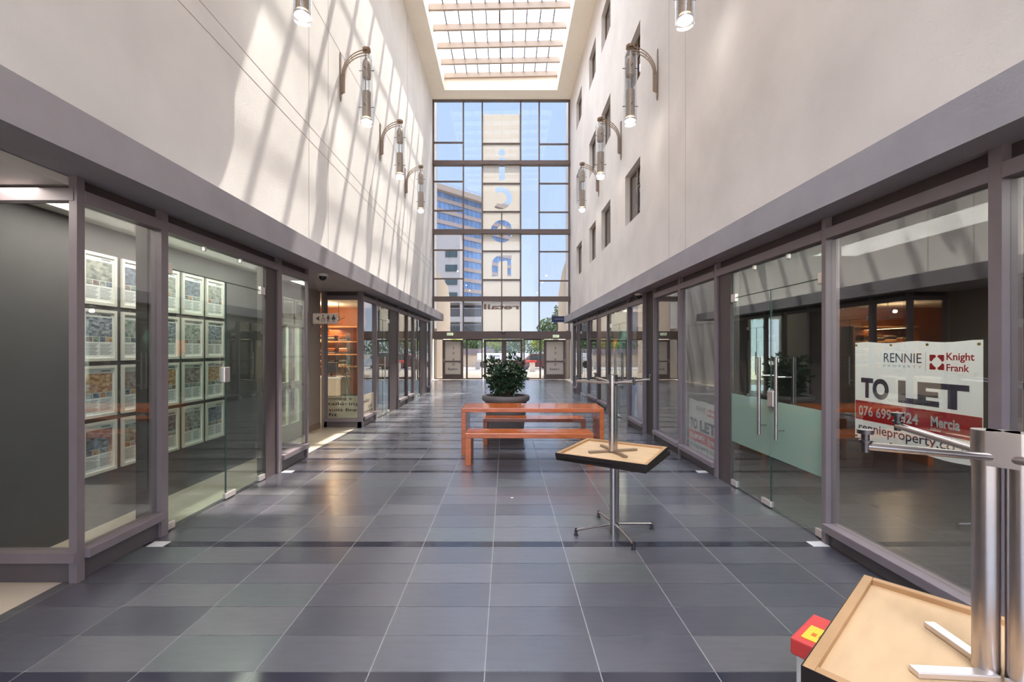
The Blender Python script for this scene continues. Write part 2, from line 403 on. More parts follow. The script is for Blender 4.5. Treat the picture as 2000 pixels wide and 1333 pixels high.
# ================================================================ ceiling and skylight
SX0, SX1, SY0, SY1 = -3.28, 2.74, 10.6, 23.8
ZT = 16.3
sboxes('ceiling', 'cream', [(XL, SX0, -9, YE + .2, ZC, ZT + .1), (SX1, XR, -9, YE + .2, ZC, ZT + .1), (SX0, SX1, SY1, YE + .2, ZC, ZT),
                            (SX0, SX1, 2.7, SY0, ZC, ZT), (SX0, SX1, -9, -8.5, ZC, ZT)])
def skylight(y0, y1):
    w = struct(empty(wname(), ((SX0 + SX1) / 2, y0, ZT)))
    w.rotation_euler = (0, -0.020, 0)
    hw = (SX1 - SX0) / 2
    n = int(round((y1 - y0) / 1.18)); st = (y1 - y0) / n
    for k in range(n + 1):
        yb = min(k * st, y1 - y0 - .06)
        B().box(-hw, hw, yb - .06, yb + .06, -0.10, 0.16).build('beam', 'skybeam', w)
    for k in range(1, 10):
        x = -hw + k * 0.602; r = 0.035 if k == 5 else 0.024
        B().box(x - r, x + r, 0.0, y1 - y0, 0.13, 0.21).build('glazing_bar', 'skybar', w)
    B().box(-hw - .1, hw + .1, -0.05, y1 - y0, 0.21, 0.222).build('pane', 'skyglass', w)
    return w
M_['skybar'] = mat('skylight_bar', (96, 80, 68), 0.6)
M_['skybeam'] = mat('skylight_beam', (182, 162, 144), 0.6)
skylight(SY0, SY1); skylight(-8.5, 2.7)  # the second opening is unseen, added to bring skylight to the near end

# ================================================================ the glazed end wall
def facade():
    w = struct(empty(wname(), (0, YE, 0)))
    P = lambda px: (px - 988) / F * YE
    Z = lambda py: CAMZ + (683 - py) / F * YE
    vs = [845, 905, 942, 1017, 1053, 1113]
    def bar(name, x0, x1, z0, z1, d=0.16, m='brown', off=0.0):
        return B().box(x0, x1, -d / 2 + off, d / 2 + off, z0, z1).build(name, m, w)
    zb, zt = 2.66, Z(195)
    for i, px in enumerate(vs):
        x = P(px); hw = 0.045 if i in (0, 5) else 0.035
        if i == 0: x += .04
        if i == 5: x -= .04
        bar('mullion', x - hw, x + hw, zb, zt, 0.14)
    bar('head_rail', P(845), P(1113), zt - .1, zt + .02, 0.2)
    for py, t in ((319.5, .22), (453.5, .24), (584.5, .26)):
        bar('transom', P(845), P(1113), Z(py) - t / 2, Z(py) + t / 2, 0.34)
    def thin(a, c, pys):
        for py in pys: bar('glazing_bar', P(a) + .035, P(c) - .035, Z(py) - .035, Z(py) + .035, 0.10)
    thin(845, 905, (279, 355, 412, 489, 545)); thin(942, 1017, (281, 359, 414, 491, 547)); thin(1053, 1113, (282, 359, 415, 492, 549))
    bar('glazing_bar', P(980) - .025, P(980) + .025, Z(645), Z(413), 0.08)
    bar('pane', P(845), P(1113), zb, zt - .1, 0.012, 'glass_f')
    # cream film on the middle column, letters cut out of it
    def film(name, px0, px1, py0, py1, glyph):
        """sheet with the glyph outlines as holes, filled as a 2D curve"""
        cu = bpy.data.curves.new('c', 'CURVE'); cu.dimensions = '2D'; cu.fill_mode = 'BOTH'
        def add(pts):
            s = cu.splines.new('POLY'); s.points.add(len(pts) - 1)
            for q, (x, z) in zip(s.points, pts): q.co = (x, z, 0, 1)
            s.use_cyclic_u = True
        X0, X1, Z0, Z1 = P(px0) + .035, P(px1) - .035, Z(py1), Z(py0)
        add([(X0, Z0), (X1, Z0), (X1, Z1), (X0, Z1)])
        for pts in glyph: add([(P(a), Z(c)) for a, c in pts])
        o = bpy.data.objects.new('c', cu); C.objects.link(o)
        dg = bpy.context.evaluated_depsgraph_get(); dg.update()
        me = bpy.data.meshes.new_from_object(o.evaluated_get(dg)); bpy.data.objects.remove(o)
        for q in me.vertices: q.co = Vector((q.co.x, 0.012, q.co.y))
        me.materials.clear(); me.materials.append(M_['vinyl'])
        ob = bpy.data.objects.new(name, me); C.objects.link(ob); ob.parent = w
        ob['label'] = 'cream film on the glass'
        return ob
    def arc(cx, cy, rx, ry, a0, a1, n=28):
        return [(cx + rx * math.cos(math.radians(a0 + (a1 - a0) * k / n)), cy - ry * math.sin(math.radians(a0 + (a1 - a0) * k / n))) for k in range(n + 1)]
    dot = arc(980, 298, 6.5, 6.5, 0, 352)
    stem = [(975, 308), (986, 308), (986, 352), (975, 352)]
    cc = arc(978, 387, 22, 22, 125, -125) + arc(978, 387, 11.5, 11.5, -125, 125)
    o_out = arc(980, 452, 22, 22, 0, 352); o_in = arc(980, 452, 10.5, 10.5, 0, 352)
    nn = [(961, 540), (961, 516)] + arc(978, 516, 17, 17, 180, 90)[1:] + [(999, 499), (999, 540), (991, 540), (991, 510)] + arc(979, 517, 6, 7, 90, 180) + [(973, 540)]
    film('film_panel', 942, 1017, 223, 414, [dot, stem, cc]); film('film_panel', 942, 1017, 414, 585, [o_out, o_in, nn])
    # word over the doors, read in mirror from inside
    film('film_panel', 942, 1017, 590, 650, [])
    textmesh('lettering', 'retail', 'brown_txt', w, (P(945), -0.02, Z(605)), (1, 0, 0), (0, 0, 1), P(1013) - P(945), 0.30, bold=0.03, mirror=True)
    # header box
    h = bar('header_box', P(847), P(1118), 2.26, 2.68, 0.5, 'brown', -0.05)
    for px in (848, 1104):
        pass
    return w
M_['brown_txt'] = mat('lettering_grey', (140, 116, 104), 0.6)
facade()
# doors and side lights under the header
def framed(name, x0, x1, z1, fr=0.07, low=0.0, m='brown', gl='glass_f', bar=None):
    w = struct(empty(name, ((x0 + x1) / 2, YE, 0))); hw = (x1 - x0) / 2
    b = B(); b.box(-hw, -hw + fr, -.05, .05, 0.02, z1); b.box(hw - fr, hw, -.05, .05, 0.02, z1)
    b.box(-hw + fr, hw - fr, -.05, .05, z1 - fr, z1); b.box(-hw + fr, hw - fr, -.05, .05, 0.02, 0.02 + max(low, fr))
    if bar: b.box(-hw + fr, hw - fr, -.05, .02, bar - .03, bar + .03)
    b.build('frame', m, w)
    B().box(-hw + fr, hw - fr, -.006, .006, max(low, fr), z1 - fr).build('pane', gl, w)
    return w
PX = lambda px, d=YE: (px - 988) / F * d
M_['doorfilm'] = translucent('door_film', (222, 214, 204), 0.4)
for (a, c) in ((865.5, 904), (1063, 1104)):
    w = framed(dname(), PX(a), PX(c), 2.22, 0.11, 0.28, bar=1.02)
    hw = (PX(c) - PX(a)) / 2
    B().box(-hw + .11, hw - .11, -.012, -.007, 0.30, 2.10).build('film_panel', 'doorfilm', w)
    for t, z, h in (('i', 1.68, .16), ('c', 1.42, .12), ('o', 1.06, .12), ('n', .78, .12)):
        wd = .05 if t == 'i' else .11
        textmesh('lettering', t, 'grey_dk', w, (-wd / 2 + .03, -.015, z), (1, 0, 0), (0, 0, 1), wd, h, bold=.02, mirror=True) if True else None
    textmesh('lettering', 'retail', 'grey_dk', w, (-.28, -.015, .52), (1, 0, 0), (0, 0, 1), .52, .14, bold=.02, mirror=True)
    sg = 1 if a > 950 else -1
    B().box(sg * hw - sg * .075, sg * hw - sg * .035, -.10, -.05, .95, 1.15).build('handle', 'steel', w)

# ================================================================ fascias and soffits
sboxes(tname(), 'fascia', [(-2.79, -2.72, -4.5, 19.45, 2.92, 3.215), (-4.6, -2.79, -4.5, 19.45, 2.925, 3.0), (-4.07, -2.79, -4.5, 19.45, 3.0, 3.21)])
sboxes(tname(), 'fascia', [(2.52, 2.59, -4.5, 19.45, 2.815, 3.09), (2.59, 4.2, -4.5, 19.45, 2.82, 2.9), (2.59, 3.59, -4.5, 19.45, 2.9, 3.085)])

# ================================================================ shop fronts
SIDE = {-1: dict(X=3.077, sof=2.925, h0=2.75, h1=2.84, s0=.155, s1=.225), 1: dict(X=2.75, sof=2.82, h0=2.63, h1=2.72, s0=.115, s1=.185)}
def fbox(b, s, d0, d1, y0, y1, z0, z1, bev=0):
    """box given by depth behind the shop line"""
    X = SIDE[s]['X']; b.box(s * (X + d0), s * (X + d1), y0, y1, z0, z1, bev)
def post(w, s, y0, y1, d1=.12, m='frame'):
    b = B(); fbox(b, s, 0, d1, y0, y1, 0.0, SIDE[s]['sof']); b.build('post', m, w)
def bay(s, y0, y1, posts=(), gl=None, name=None, kick=True):
    q = SIDE[s]; w = struct(empty(name or wname())); gl = gl or ('glass_l' if s < 0 else 'glass_r')
    b = B(); fbox(b, s, -.005, .10, y0, y1, q['h0'], q['h1'], .004); b.build('head_rail', 'frame', w)
    b = B(); fbox(b, s, .055, .09, y0, y1, q['h1'], q['sof']); b.build('head_panel', 'frame_dk', w)
    b = B(); fbox(b, s, -.035, .10, y0, y1, q['s0'], q['s1'], .006); b.build('sill_rail', 'frame', w)
    b = B(); fbox(b, s, .03, .09, y0, y1, 0.0, q['s0']); b.build('kick_panel', 'kick', w)
    b = B(); fbox(b, s, .045, .053, y0, y1, q['s1'], q['h0']); b.build('pane', gl, w)
    for a in posts: post(w, s, *a[:2], **(a[2] if len(a) > 2 else {}))
    return w
def doorbay(s, y0, y1, split, seam, jamb=None, posts=(), frost=None, fixed_top=True, open_gap=False, handles=(), gl=None, lock=None):
    q = SIDE[s]; X = q['X']; w = struct(empty(dname())); gl = gl or ('glass_g' if s < 0 else 'glass_gr')
    yy1 = jamb[1] if jamb else y1; yy0 = min(y0, jamb[0]) if jamb else y0
    b = B(); fbox(b, s, -.005, .10, yy0, yy1, q['h0'], q['h1'], .004); b.build('head_rail', 'frame', w)
    b = B(); fbox(b, s, .055, .09, yy0, yy1, q['h1'], q['sof']); b.build('head_panel', 'frame_dk', w)
    if jamb:
        b = B(); fbox(b, s, .025, .14, jamb[0], jamb[1], 0.0, q['h0']); b.build('jamb', 'frame_dk', w)
    def pane(name, a, c, z0, z1, m=gl):
        b = B(); fbox(b, s, .045, .055, a, c, z0, z1); return b.build(name, m, w)
    pane('top_pane', y0, y1, seam + .004, q['h0'])
    b = B(); fbox(b, s, .042, .058, y0, y1, seam - .004, seam + .004); b.build('glass_seam', 'glass_edge', w)
    ys = sorted([y0] + ([split] if split else []) + [y1])
    for a, c in zip(ys[:-1], ys[1:]):
        if open_gap and a == ys[0]: continue
        lf = pane('door_leaf', a + .003, c - .003, .015, seam - .006)
    if split:
        b = B(); fbox(b, s, .042, .058, split - .004, split + .004, .015, seam - .005); b.build('glass_seam', 'glass_edge', w)
    if frost:
        b = B(); fbox(b, s, .040, .043, y0, y1, frost[0], frost[1]); b.build('frosted_band', 'frost', w)['label'] = 'pale green frosted band'
    for (yc, zc, hy, hz) in ((y0 + .04, seam, .055, .05), (y1 - .05, seam, .055, .05), (y0 + .06, .045, .07, .035), (y1 - .06, .045, .07, .035)) + (((split + .07, .045, .09, .03),) if split else ()):
        b = B(); fbox(b, s, .03, .07, yc - hy, yc + hy, zc - hz, zc + hz, .006); b.build('hinge', 'steel_w', w)
    for yc in (y0 + (y1 - y0) * .33, y0 + (y1 - y0) * .7):
        b = B(); fbox(b, s, .035, .065, yc - .015, yc + .015, q['h0'] - .05, q['h0'], .004); b.build('clip', 'steel_w', w)
    for (yc, side, z0, z1) in handles:
        xb = s * (X + .05 + side * .09)
        b = B(); b.tube((xb, yc, z0), (xb, yc, z1), .017)
        for zz in (z0 + .1, z1 - .2): b.tube((xb, yc, zz), (s * (X + .05), yc, zz), .009)
        b.build('handle', 'steel', w, smooth=True)
    if lock:
        b = B(); fbox(b, s, .02, .08, lock[0] - .05, lock[0] + .05, lock[1] - .085, lock[1] + .085, .01); b.build('lock', 'steel_w', w)
    for a in posts: post(w, s, *a[:2], **(a[2] if len(a) > 2 else {}))
    return w
# left run
w = struct(empty(wname()))
q = SIDE[-1]
for nm, m, bx in (('head_rail', 'frame', (-6.4, -3.10, 3.19, 3.27, 2.75, 2.84)), ('head_panel', 'frame_dk', (-6.4, -3.13, 3.23, 3.26, 2.84, 2.925)),
                  ('sill_rail', 'frame', (-6.4, -3.077, 3.17, 3.27, .155, .225)), ('kick_panel', 'kick', (-6.4, -3.11, 3.21, 3.26, 0, .155)),
                  ('pane', 'glass_l', (-6.4, -3.12, 3.225, 3.233, .225, 2.75)), ('post', 'frame', (-3.135, -3.077, 3.195, 3.255, 0, 2.925)), ('post', 'frame', (-6.45, -6.39, 3.195, 3.255, 0, 2.925))):
    B().box(*bx).build(nm, m, w)
w = bay(-1, 3.255, 3.98, [(3.98, 4.06)])
B().box(-3.29, -3.19, 3.96, 4.08, 0, 2.86).build('return_column', 'shopwall_d', w)
doorbay(-1, 4.06, 5.76, 4.97, 2.43, jamb=(5.76, 6.03), posts=[(6.03, 6.12)], lock=(4.96, 1.40))
w = bay(-1, 6.12, 6.91, [(6.91, 6.95, dict(d1=.04))])
b = B(); b.box(-4.02, -3.13, 6.90, 6.908, .225, 2.75); b.build('pane', 'glass_l', w)
b = B(); b.box(-4.02, -3.10, 6.87, 6.95, .155, .225); b.build('sill_rail', 'frame', w)
b = B(); b.box(-4.02, -3.10, 6.87, 6.95, 2.75, 2.84); b.build('head_rail', 'frame', w)
b = B(); b.box(-4.02, -3.12, 6.89, 6.93, 0, .155); b.build('kick_panel', 'kick', w)
b = B(); b.box(-4.02, -3.12, 6.90, 6.93, 2.84, 2.925); b.build('head_panel', 'frame_dk', w)
# tailor's corner window (face towards us and face to the aisle)
w = bay(-1, 9.66, 10.55, [(10.55, 10.65), (9.60, 9.66)])
for nm, m, bx in (('head_rail', 'frame', (-3.92, -3.13, 9.57, 9.66, 2.75, 2.84)), ('head_panel', 'frame_dk', (-3.92, -3.13, 9.62, 9.65, 2.84, 2.925)),
                  ('sill_rail', 'frame', (-3.92, -3.077, 9.56, 9.66, .125, .195)), ('kick_panel', 'kick', (-3.92, -3.11, 9.60, 9.65, 0, .125)),
                  ('pane', 'glass_l', (-3.86, -3.14, 9.615, 9.623, .195, 2.75)), ('post', 'frame', (-3.92, -3.86, 9.60, 9.66, 0, 2.925))):
    B().box(*bx).build(nm, m, w)
fv = B(); fv.box(-3.85, -3.145, 9.626, 9.629, .20, .68); fv.box(-3.124, -3.120, 9.67, 10.54, .23, .68)
fv = fv.build('film_panel', 'vinyl_txt', w); fv['label'] = 'translucent film printed with rows of dark words'
for txt, x0, wd, z, h in (('making it', -3.82, .5, .575, .07), ('tailoring', -3.84, .68, .455, .085), ('suits fine', -3.82, .6, .345, .065), ('fit', -3.83, .2, .235, .075)):
    textmesh('lettering', txt, 'black', w, (x0, 9.612, z), (1, 0, 0), (0, 0, 1), wd, h)
for txt, y0, wd, z, h in (('tailor', 9.70, .5, .50, .08), ('cut', 10.1, .3, .36, .07), ('making', 9.75, .7, .25, .08)):
    textmesh('lettering', txt, 'black', w, (-3.118, y0, z), (0, 1, 0), (0, 0, 1), wd, h)
doorbay(-1, 10.65, 11.9, 11.3, 2.43, jamb=(11.9, 12.75), posts=[(12.75, 12.84)], open_gap=False, handles=[(11.2, -1, .8, 1.5)])
bay(-1, 12.84, 13.9, [(13.9, 14.02, dict(m='frame_dk'))])
bay(-1, 14.02, 14.9, [(14.9, 15.0)])
doorbay(-1, 15.0, 16.1, 15.5, 2.43, jamb=(16.1, 17.3), posts=[(17.3, 17.4)], handles=[(15.4, -1, .8, 1.6)])
bay(-1, 17.4, 18.1, [(18.1, 18.16)], gl='glass_g')
# right run
bay(1, .7, 2.47, [(2.47, 2.54), (.62, .70)])
bay(1, 2.54, 3.83, [(3.83, 3.88)])
doorbay(1, 3.88, 5.51, 4.70, 2.31, jamb=(5.51, 5.81), posts=[(5.81, 5.88)], frost=(.55, 1.14),
        handles=[(4.77, -1, .77, 1.60), (4.77, 1, .77, 1.60), (4.47, -1, .77, 1.60)], lock=(4.68, 1.16))
bay(1, 5.88, 7.05, [(7.05, 7.12)])
bay(1, 7.12, 8.28, [(8.28, 8.32, dict(d1=.05))])
bay(1, 8.97, 10.05, [(8.93, 8.97), (10.05, 10.13)])
doorbay(1, 10.13, 11.95, 11.0, 2.31, jamb=(11.95, 12.08), posts=[(12.08, 12.15)], handles=[(11.1, -1, .7, 1.6), (10.95, -1, .7, 1.6)])
bay(1, 12.15, 13.3, [(13.3, 13.5, dict(m='frame_dk'))])
bay(1, 13.5, 15.0, [(15.0, 15.1)])
doorbay(1, 15.1, 16.6, 15.9, 2.31, jamb=(16.6, 17.2), posts=[(17.2, 17.3)], handles=[(15.8, -1, .8, 1.6)])
bay(1, 17.3, 18.1, [(18.1, 18.16)], gl='glass_gr')

# ================================================================ shop interiors
sboxes('wall_left_agency', 'shopwall', [(-4.02, -3.87, .4, 7.1, 0, 2.86), (-4.02, -3.3, .4, .5, 0, 2.86)])
sboxes('ceiling_agency', 'white', [(-6.4, -3.14, .5, 6.9, 2.86, 2.92)])
sboxes('wall_left_near', 'shopwall_l', [(-8.9, -8.7, -3.5, 3.2, 0, 2.9), (-8.7, -3.3, -3.6, -3.5, 0, 2.9)])
sboxes('ceiling_near', 'white', [(-9, -4.4, -3.6, 9.5, 2.925, 3.0)])
sboxes('wall_left_corridor', 'shopwall_l', [(-4.15, -4.02, 8.75, 9.66, 0, 2.925), (-4.15, -4.02, 7.1, 7.55, 0, 2.925), (-4.15, -4.02, 7.55, 8.75, 2.25, 2.925), (-3.98, -3.92, 9.60, 9.72, 0, 2.925)])
sboxes('baseboard_left', 'skirting', [(-4.02, -3.99, 8.75, 9.6, 0, .10)])
# white panelled door beside the corridor
w = struct(empty(dname(), (-4.03, 8.15, 0)))
b = B()
for bx in ((-.02, .03, -.6, -.48, 0, 2.25), (-.02, .03, .48, .6, 0, 2.25), (-.02, .03, -.48, .48, 2.1, 2.25), (-.02, .03, -.48, .48, .0, .30), (-.02, .03, -.48, .48, .95, 1.08), (-.02, .03, .05, .13, .3, 2.1)): b.box(*bx)
b.build('frame', 'white', w); B().box(0, .008, -.48, .48, .3, 2.1).build('pane', 'glass_g', w)
sboxes('wall_left_hall', 'shopwall_l', [(-5.6, -5.5, 3.3, 9.5, 0, 2.9)])
sboxes('wall_left_tailor', 'tailorwood', [(-7.2, -4.1, 13.0, 13.1, 0, 2.925), (-7.2, -7.1, 9.6, 13, 0, 2.925)]) if 'tailorwood' in M_ else None
sboxes('ceiling_tailor', 'cream', [(-7.2, -3.14, 9.7, 18.1, 2.90, 2.93)])
sboxes('wall_left_shops', 'shopwall_l', [(-5.6, -5.5, 13.1, 18.1, 0, 2.9), (-5.5, -3.2, 13.95, 14.0, 0, 2.9), (-4.1, -3.2, 18.1, 18.25, 0, 2.92)])
sboxes('wall_right_shop', 'shopwall_d', [(7.4, 7.5, -1, 8.3, 0, 2.8), (2.88, 7.5, 8.3, 8.4, 0, 2.8), (2.88, 7.5, -1.1, -1, 0, 2.8), (2.82, 2.88, 8.3, 8.93, 0, 2.82), (2.75, 2.82, -1.1, .62, 0, 2.82)])
sboxes('ceiling_shop', 'shopwall_d', [(2.9, 7.5, -1, 18.2, 2.78, 2.82)])
sboxes('wall_right_shops', 'shopwall_d', [(6.0, 6.1, 8.4, 18.2, 0, 2.8), (2.88, 6.1, 13.35, 13.42, 0, 2.8), (2.75, 6.1, 18.16, 18.3, 0, 2.82)])
sboxes('wall_left_pier', 'plaster', [(XL, -3.3, 18.25, 18.3, 0, 2.92)])
sboxes('wall_left_lower', 'plaster', [(XL - .35, XL, 18.2, YE, 0, 2.92)])
sboxes('wall_right_lower', 'plaster_r', [(XR, XR + .35, 18.2, YE, 0, 2.82)])
def lamp(name, loc, e, color=(1, .93, .84), size=.5, rot=(0, 0, 0), kind='AREA', sy=None):
    l = bpy.data.lights.new(name, kind); l.energy = e; l.color = color
    if kind == 'AREA':
        l.size = size
        if sy: l.shape = 'RECTANGLE'; l.size_y = sy
    else: l.shadow_soft_size = size
    o = bpy.data.objects.new(name, l); C.objects.link(o); o.location = loc; o.rotation_euler = rot; return o
lamp('agency_ceiling_light', (-3.50, 4.3, 2.84), 17, size=.3, sy=4.5)
lamp('agency_hall_light', (-4.8, 6.5, 2.8), 60, size=.6, sy=3)
lamp('corridor_light', (-4.9, 1.0, 2.85), 30, size=1)

# ================================================================ outside the glazed end
M_['pave'] = mat('street_paving', (168, 154, 136), 0.9, var=0.05, scale=.3)
M_['road'] = mat('asphalt', (150, 142, 134), 0.9, var=0.05, scale=.5)
M_['bld'] = mat('tower_render', (206, 186, 162), 0.9, var=0.03)
sboxes('ground', 'pave', [(-60, 60, YE + .1, 36.5, -.3, -.02), (-60, 60, -40, -3.5, -.3, -.02)])
sboxes('ground', 'road', [(-60, 60, 36.5, 200, -.4, -.12)])
tag(B().box(3.95, 16, -30, 15.2, 16.9, 50).build('sun_block', 'bld'), 'unseen tall pale block added on the right to shade the near glass roof', 'building')  # unseen block, added to keep the sun off the near roof light
tag(B().box(3.95, 16, 15.21, 26.3, 16.9, 27.8).build('stair_tower', 'bld'), 'lower pale block beside the roof light at the glazed end', 'building')
tag(B().prism([(-4.07, 26.25, -.02), (-4.07, 29.5, -.02), (-4.07, 32.6, -.02), (-4.07, 32.6, 5.2), (-4.07, 31.2, 6.1), (-4.07, 26.45, 6.4), (-4.07, 26.25, 19.5)], (-3, 0, 0)).build('side_building', 'bld'),
    'cream building wall outside, left of the glazed end', 'building')
t = thing('side_building', 'tan building wall outside, right of the glazed end, with a stepped corner', 'building', (0, 0, 0))
B().prism([(3.59, 26.6, -.02), (3.59, 30.6, -.02), (3.59, 30.6, 5.3), (3.59, 28.6, 6.6), (3.59, 26.7, 7.0), (3.59, 26.7, 19.5), (3.59, 26.6, 19.5)], (4, 0, 0)).build('wall', 'bld', t)
B().box(3.56, 3.59, 27.6, 28.2, 1.0, 2.2).build('vent_panel', 'frame', t)
# glass office tower
def office():
    t = thing('office_building', 'tall curved office block with bands of blue windows seen through the left glazing', 'building')
    A, Bp = Vector((-19.3, 120, 0)), Vector((1.6, 140, 0)); u = (Bp - A).normalized(); n = Vector((u.y, -u.x, 0)); L = (Bp - A).length
    A = A - u * 5.5; L += 5.5; zt = 46.0
    X = lambda s_, d_, z: A + u * s_ + n * d_ + Vector((0, 0, z))
    up = Vector((0, 0, 1))
    B().obox(X(L / 2, -8, zt / 2 - .5), u, n, up, L, 16, zt - 1).build('core', 'bld_dark', t)
    z = 0.0; k = 0
    b = B(); g = B()
    while z < zt - 2:
        b.obox(X(L / 2, .05, z + .55), u, n, up, L, .5, 1.1)
        g.obox(X(L / 2, -.02, z + 2.05), u, n, up, L - .2, .2, 1.9)
        z += 3.0
    b.build('spandrel', 'bld_band', t); g.build('glazing', 'bluewin', t)
    b = B(); s_ = 1.0
    while s_ < L: b.obox(X(s_, .18, zt / 2), u, n, up, .12, .12, zt - 2); s_ += 1.6
    b.build('mullion', 'bld_mull', t)
    B().obox(X(L / 2, .5, zt - .6), u, n, up, L + 1, 2.2, 1.5).build('parapet', 'bld_cap', t)
    b = B(); s_ = 1
    while s_ < L: b.tube(X(s_, .8, zt), X(s_, .8, zt + 1.1), .05, seg=6); s_ += 2
    b.obox(X(L / 2, .8, zt + 1.1), u, n, up, L, .06, .06); b.build('railing', 'bld_mull', t)
    return t
M_['bld_dark'] = mat('office_core', (110, 112, 120), 0.7); M_['bld_band'] = mat('office_band', (168, 150, 142), 0.7, var=.05)
M_['bluewin'] = mat('office_blue_glass', (104, 140, 186), 0.12, var=0.35, scale=.25, spec=0.8); M_['bld_mull'] = mat('office_mullion', (150, 152, 160), 0.5)
M_['bld_cap'] = mat('office_cap', (176, 156, 140), 0.8); M_['darkwin'] = mat('dark_window', (62, 80, 84), 0.2)
M_['concrete'] = mat('concrete', (176, 170, 168), 0.9, var=0.06)
office()
t = thing('office_annex', 'grey tiled office wing with dark recessed windows left of the blue glass block', 'building')
B().box(-15.6, -10.3, 100, 106, 0, 27.5).build('wall', 'concrete', t)
for z in (9.2, 13.0, 16.2, 19.2, 22.4):
    b = B(); b.box(-13.6, -10.9, 99.9, 100.05, z, z + 1.5)
    b.build('window', 'darkwin', t)
t = thing('parking_garage', 'low concrete parking structure with railings at the foot of the office block', 'building')
for z in (3.2, 5.4, 8.0): B().box(-9.0, -3.0, 60, 66, z, z + .7).build('floor_slab', 'concrete', t)
for x in (-8.9, -6.2, -3.3): B().box(x, x + .35, 60.05, 60.5, 0, 8.0).build('column', 'concrete', t)
for z in (3.9, 6.1):
    b = B()
    for k in range(34): b.box(-8.6 + k * .16, -8.56 + k * .16, 60.1, 60.14, z, z + 1.1)
    b.box(-8.6, -3.2, 60.08, 60.16, z + 1.1, z + 1.18); b.build('railing', 'bld_mull', t)
B().box(-8.8, -3.2, 64, 64.3, 0, 8).build('back_wall', 'shopwall_d', t)
# hedge line, boundary wall, street things
tag(B().box(-14, 12, 46, 46.25, -.12, 1.15).build('boundary_wall', 'bld'), 'long low pale wall across the street behind the cars', 'wall')
tag(B().box(-14, -1.2, 45.9, 46.0, 1.15, 1.75).build('fence_panel', 'frame'), 'grey fence panel standing on the low street wall', 'fence')
def foliage(b, c, rx, ry, rz, n, s, rnd):
    for _ in range(n):
        while True:
            p = Vector((rnd.uniform(-1, 1), rnd.uniform(-1, 1), rnd.uniform(-1, 1)))
            if p.length <= 1: break
        p = Vector((c[0] + p.x * rx, c[1] + p.y * ry, c[2] + p.z * rz))
        a = Vector((rnd.uniform(-1, 1), rnd.uniform(-1, 1), rnd.uniform(-1, 1))).normalized(); d = a.orthogonal().normalized()
        e = a.cross(d); L = s * rnd.uniform(.7, 1.3); q = s * .45
        vs = [b.bm.verts.new(p + v) for v in (-d * L, e * q + a * q * .2, d * L, -e * q + a * q * .2)]
        b.bm.faces.new(vs)
M_['leaf_y'] = mat('leaf_bright', (170, 178, 62), 0.6, rgb2=(86, 116, 46), scale=.8)
M_['leaf_d'] = mat('leaf_street', (96, 120, 60), 0.6, rgb2=(54, 78, 44), scale=1.2)
lb = ['bright yellow-green street tree, leftmost beyond the glass doors', 'yellow-green street tree seen left of the centre doors', 'street tree seen through the left leaf of the centre doors', 'street tree seen through the right leaf of the centre doors',
      'bright green street tree right of the centre doors', 'street tree furthest right beyond the glass doors']
for i, x in enumerate((-5.8, -3.4, -1.0, 1.4, 3.8, 6.2)):
    t = thing('street_tree', lb[i], 'tree', (x, 49 + (i % 3) * .6, -.12), 0, 'street trees beyond the wall')
    B().tube((0, 0, 0), (.05, 0, 1.6), .09, .06).build('trunk', 'bark', t)
    r2 = random.Random(i); b = B(); foliage(b, (0, 0, 2.6), 1.15, 1.1, 1.0, 800, .13, r2)
    b.build('foliage', 'leaf_y' if i in (0, 2, 4) else 'leaf_d', t)
t = thing('tree', 'tall loose tree outside beside the tan building, above the doors on the right', 'tree', (5.5, 48, 0))
B().tube((0, 0, 0), (-.2, 0, 4.2), .2, .1).build('trunk', 'bark', t)
r2 = random.Random(31); b = B(); foliage(b, (-.9, 0, 4.1), 1.3, 1, 1.0, 700, .16, r2); foliage(b, (.3, 0, 5.3), .8, .8, 1.3, 450, .16, r2); b.build('foliage', 'leaf_d', t)
r2 = random.Random(77); b = B()
for k in range(13): foliage(b, (-13 + k * 2.1, 53.4, 1.6), 1.4, .8, 1.6, 480, .17, r2)
b.build('hedge', 'leaf_d')
tag(bpy.data.objects['hedge'], 'dark green hedge running behind the street trees', 'hedge')
def car(name, label, loc, m, L=4.2, H=1.42, rz=0):
    t = thing(name, label, 'car', loc, rz)
    b = B(); hl = L / 2
    prof = [(-hl, .28), (-hl, .75), (-hl + .25, .85), (-hl + .75, .92), (-hl + 1.35, H - .03), (-hl + 2.4, H), (hl - .85, H - .1), (hl - .2, .95), (hl, .85), (hl, .28)]
    b.prism([(x, -.83, z) for x, z in prof], (0, 1.66, 0)); b.build('body', m, t)
    b = B(); b.prism([(x, -.845, z) for x, z in [(-hl + .95, .93), (-hl + 1.42, H - .09), (hl - .95, H - .16), (hl - .45, .95)]], (0, 1.69, 0)); b.build('window', 'darkwin', t)
    for x in (-hl + .8, hl - .8):
        for y in (-.80, .62):
            B().tube((x, y, .31), (x, y + .2, .31), .31, seg=20).build('wheel', 'black', t)
    return t
M_['carsilver'] = mat('car_silver', (196, 198, 204), 0.25, metal=.4); M_['carred'] = mat('car_maroon', (104, 58, 60), 0.25); M_['carwhite'] = mat('van_white', (236, 236, 240), 0.3)
car('car', 'maroon and glass hatchback parked outside to the right of the plant', (3.0, 39.5, -.12), 'carred')
car('car', 'silver hatchback parked outside behind the red-topped bollard', (4.9, 42.5, -.12), 'carsilver', H=1.6)
t = thing('delivery_trailer', 'long low white trailer parked along the street wall behind the plant', 'trailer', (-.2, 43.8, -.12))
B().box(-2.6, 2.4, -.6, .6, .75, 1.42, .03).build('body', 'carwhite', t)
